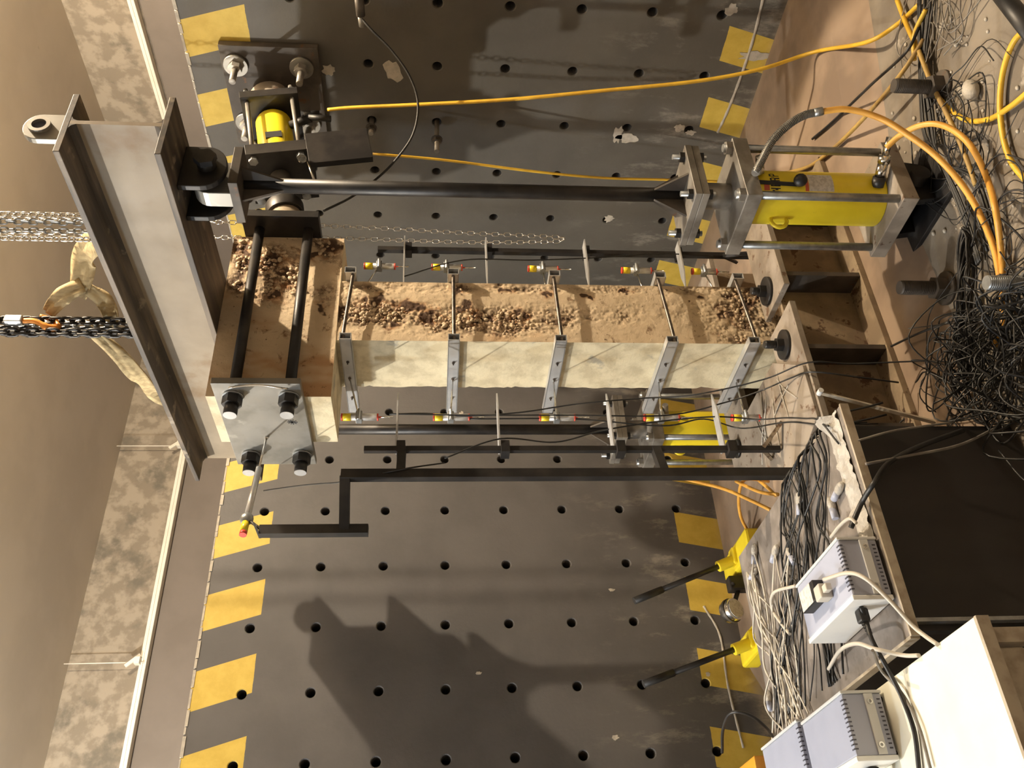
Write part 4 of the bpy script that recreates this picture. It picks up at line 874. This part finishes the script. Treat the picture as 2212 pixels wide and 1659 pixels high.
for k, lb in (('h_left_a', 'orange hose slanting behind the instrument stand to the dusty table'), ('h_left_b', 'orange hose loop standing on the plinth between stand and hand pumps'), ('h_left_c', 'thin orange hose behind the stand, upper of the short ones'), ('h_left_d', 'thin orange hose behind the stand, lower of the short ones')):
    hose(k, .012, 'hose_orange', lb)
hose('act_cable', .008, 'black_rubber', 'black cable drooping from the right wall connector to the head clamp', 'cable', 'cable')
hose('base_cable', .006, 'black_rubber', 'thin dark wire from the base beam stiffener to the floor tangle', 'cable', 'cable')
hose('thickcable', .011, 'black_rubber', 'thick black cable from the instrument case over the table edge', 'cable', 'cable'); hose('panelcable1', .005, 'grey_cable', 'upper thin grey cable hanging over the dark table panel', 'cable', 'cable'); hose('panelcable2', .006, 'grey_cable', 'lower grey cable hanging over the dark table panel', 'cable', 'cable')
hose('mains', .009, 'black_rubber', 'black mains cable trailing from the case across the white table', 'cable', 'cable')
hose('white_a', .008, 'beige_cable', 'white cable arching from the adapter plug to the white table', 'cable', 'cable'); hose('white_b', .008, 'beige_cable', 'white cable arching over the gap between the two tables', 'cable', 'cable')
hose('grey_a', .006, 'grey_cable', 'thin grey cable lying across the white table', 'cable', 'cable'); hose('orange_plug', .008, 'black_rubber', 'black cable looping up from the orange box', 'cable', 'cable')
hose('beige_a', .007, 'beige_cable', 'short cream cable looping behind the instrument case', 'cable', 'cable'); hose('beige_b', .008, 'beige_cable', 'cream cable bent on the table beside the taped connectors', 'cable', 'cable')
for k, lb in (('vcab1', 'dark wire running down the right transducers'), ('lc1', 'dark wire from the topmost left transducer bending past the column foot'), ('lc2', 'dark wire down the left transducers to the floor'), ('lc3', 'dark wire from the left transducers to the table corner'), ('lc4', 'dark wire from the instrument stand to the table'), ('topwire', 'dark wire from the head transducer to the stand')):
    hose(k, .0045, 'black_rubber', lb, 'sensor_wire', 'wire', 6, 8, 'transducer wires')
# bundles too tangled to count
def bundle(name, label, gen, n, r0, r1, mat, seed, cat='cables'):
    rnd = random.Random(seed); mb = MB()
    for i in range(n): mb.tube(smooth_path(gen(rnd, i), 6), rnd.uniform(r0, r1), 5)
    o = mb.build(name, mat); return tag(o, label, cat, None, 'stuff')
def g_black(rnd, i):
    y0 = rnd.uniform(-3.62, -3.25) if i % 2 else rnd.uniform(-3.3, -2.95); x0 = TX1 + .02; ye = rnd.uniform(-3.15, -2.25); pts = [(x0 + rnd.uniform(.02, .1), y0 + rnd.uniform(-.1, .1), rnd.uniform(.45, .7)), (x0, y0, TZ + .012)]
    for k in range(1, 7): f = k / 6; pts.append((x0 - f * 1.0, y0 + (ye - y0) * f ** rnd.uniform(.5, 1.6) + rnd.uniform(-.05, .05), TZ + rnd.uniform(.008, .03)))
    return pts
bundle('black_cable_bundle', 'mass of thin black cables lying along the dusty table', g_black, 22, .003, .0055, 'black_rubber', 31)
def g_beige(rnd, i):
    x0, y0 = random.Random(i).choice([(-3.70, -2.47), (-3.83, -2.74), (-3.92, -2.9), (-3.75, -2.3), (-3.79, -2.4)]); pts = [(x0, y0, TZ + .02)]; ye = rnd.uniform(-2.7, -2.2)
    for k in range(1, 6): f = k / 5; pts.append((x0 - f * (x0 + 4.62), y0 + (ye - y0) * f + rnd.uniform(-.08, .08), TZ + rnd.uniform(.01, .05)))
    return pts
bundle('beige_cable_bundle', 'mass of cream and grey cables at the far left of the dusty table', g_beige, 15, .003, .006, 'beige_cable', 32)
def tang(cx, cy, s, hh, z=0.03):
    def g(rnd, i):
        a = rnd.uniform(0, 6.3); x = cx + rnd.gauss(0, s); y = cy + rnd.gauss(0, s); pts = []; rr = rnd.uniform(.10, .30)
        for k in range(rnd.randint(5, 9)):
            a += rnd.uniform(.5, 1.1); pts.append((x + rr * math.cos(a) * rnd.uniform(.75, 1.2), y + rr * math.sin(a) * rnd.uniform(.75, 1.2), z + abs(rnd.gauss(0, hh))))
        return pts
    return g
bundle('cable_tangle', 'dense tangle of dark cables on the floor below the column foot', tang(-3.36, -3.66, .10, .08), 44, .0025, .0045, 'black_rubber', 41)
bundle('cable_tangle', 'dark cable tangle on the floor in front of the dusty table panel', tang(-3.55, -4.05, .17, .10), 48, .003, .006, 'black_rubber', 42)
bundle('cable_tangle', 'looser dark cable loops on the floor around the near floor anchor', tang(-3.12, -4.1, .12, .03), 12, .0025, .0045, 'black_rubber', 43)
bundle('cable_tangle', 'dark cable loops on the floor below the large yellow jack', tang(-2.28, -4.1, .10, .02), 14, .002, .004, 'black_rubber', 44)
bundle('cable_tangle', 'dark cables bunched on the floor at the upper right corner', tang(-1.72, -4.45, .12, .02), 8, .0025, .004, 'grey_cable', 45)
def g_run(rnd, i):
    o = rnd.uniform(-.06, .06); return [(-1.5 + o, -4.4 + o, .03), (-1.75 + o, -4.22, .05), (-2.05, -4.05 + o, .04), (-2.3 + o, -4.02, .05), (-2.6, -4.1 + o * 2, .04), (-2.95, -4.05 + o * 2, .04)]
bundle('cable_run', 'dark cable bundle running along the floor under the orange hoses', g_run, 9, .005, .008, 'black_rubber', 46)
def g_coil(rnd, i):
    a0 = rnd.uniform(-.1, .1); return [(-3.05 + .28 * math.cos(t) * (1 + a0), -3.78 + .05 * math.sin(t) * (1 + a0 * 3) - .2 * math.cos(t), .05 + .02 * math.sin(t * 2 + i)) for t in [2 * math.pi * k / 10 for k in range(11)]]
bundle('cable_coil', 'long flat coil of dark cable on the floor between the anchors', g_coil, 9, .005, .007, 'black_rubber', 47)
# rubble and white lumps on the floor
tag(MB().ball((-2.22, -4.36, .03), .06, .045, .035, 10, 6).build('cement_lump', 'grout', None, 0, (-2.22, -4.36, 0)), 'pale cement lump on the floor near the yellow hoses', 'cement lump')
mb = MB(); rnd = random.Random(77)
for i in range(260):
    x = rnd.uniform(-3.9, -1.4); y = rnd.uniform(-4.9, -3.47); r = rnd.uniform(.004, .014); mb.ball((x, y, r * .4), r * 1.3, r, r * .7, 6, 4)
o = mb.build('floor_debris', 'grout'); tag(o, 'scattered pale crumbs and grit on the floor', 'debris', None, 'stuff')
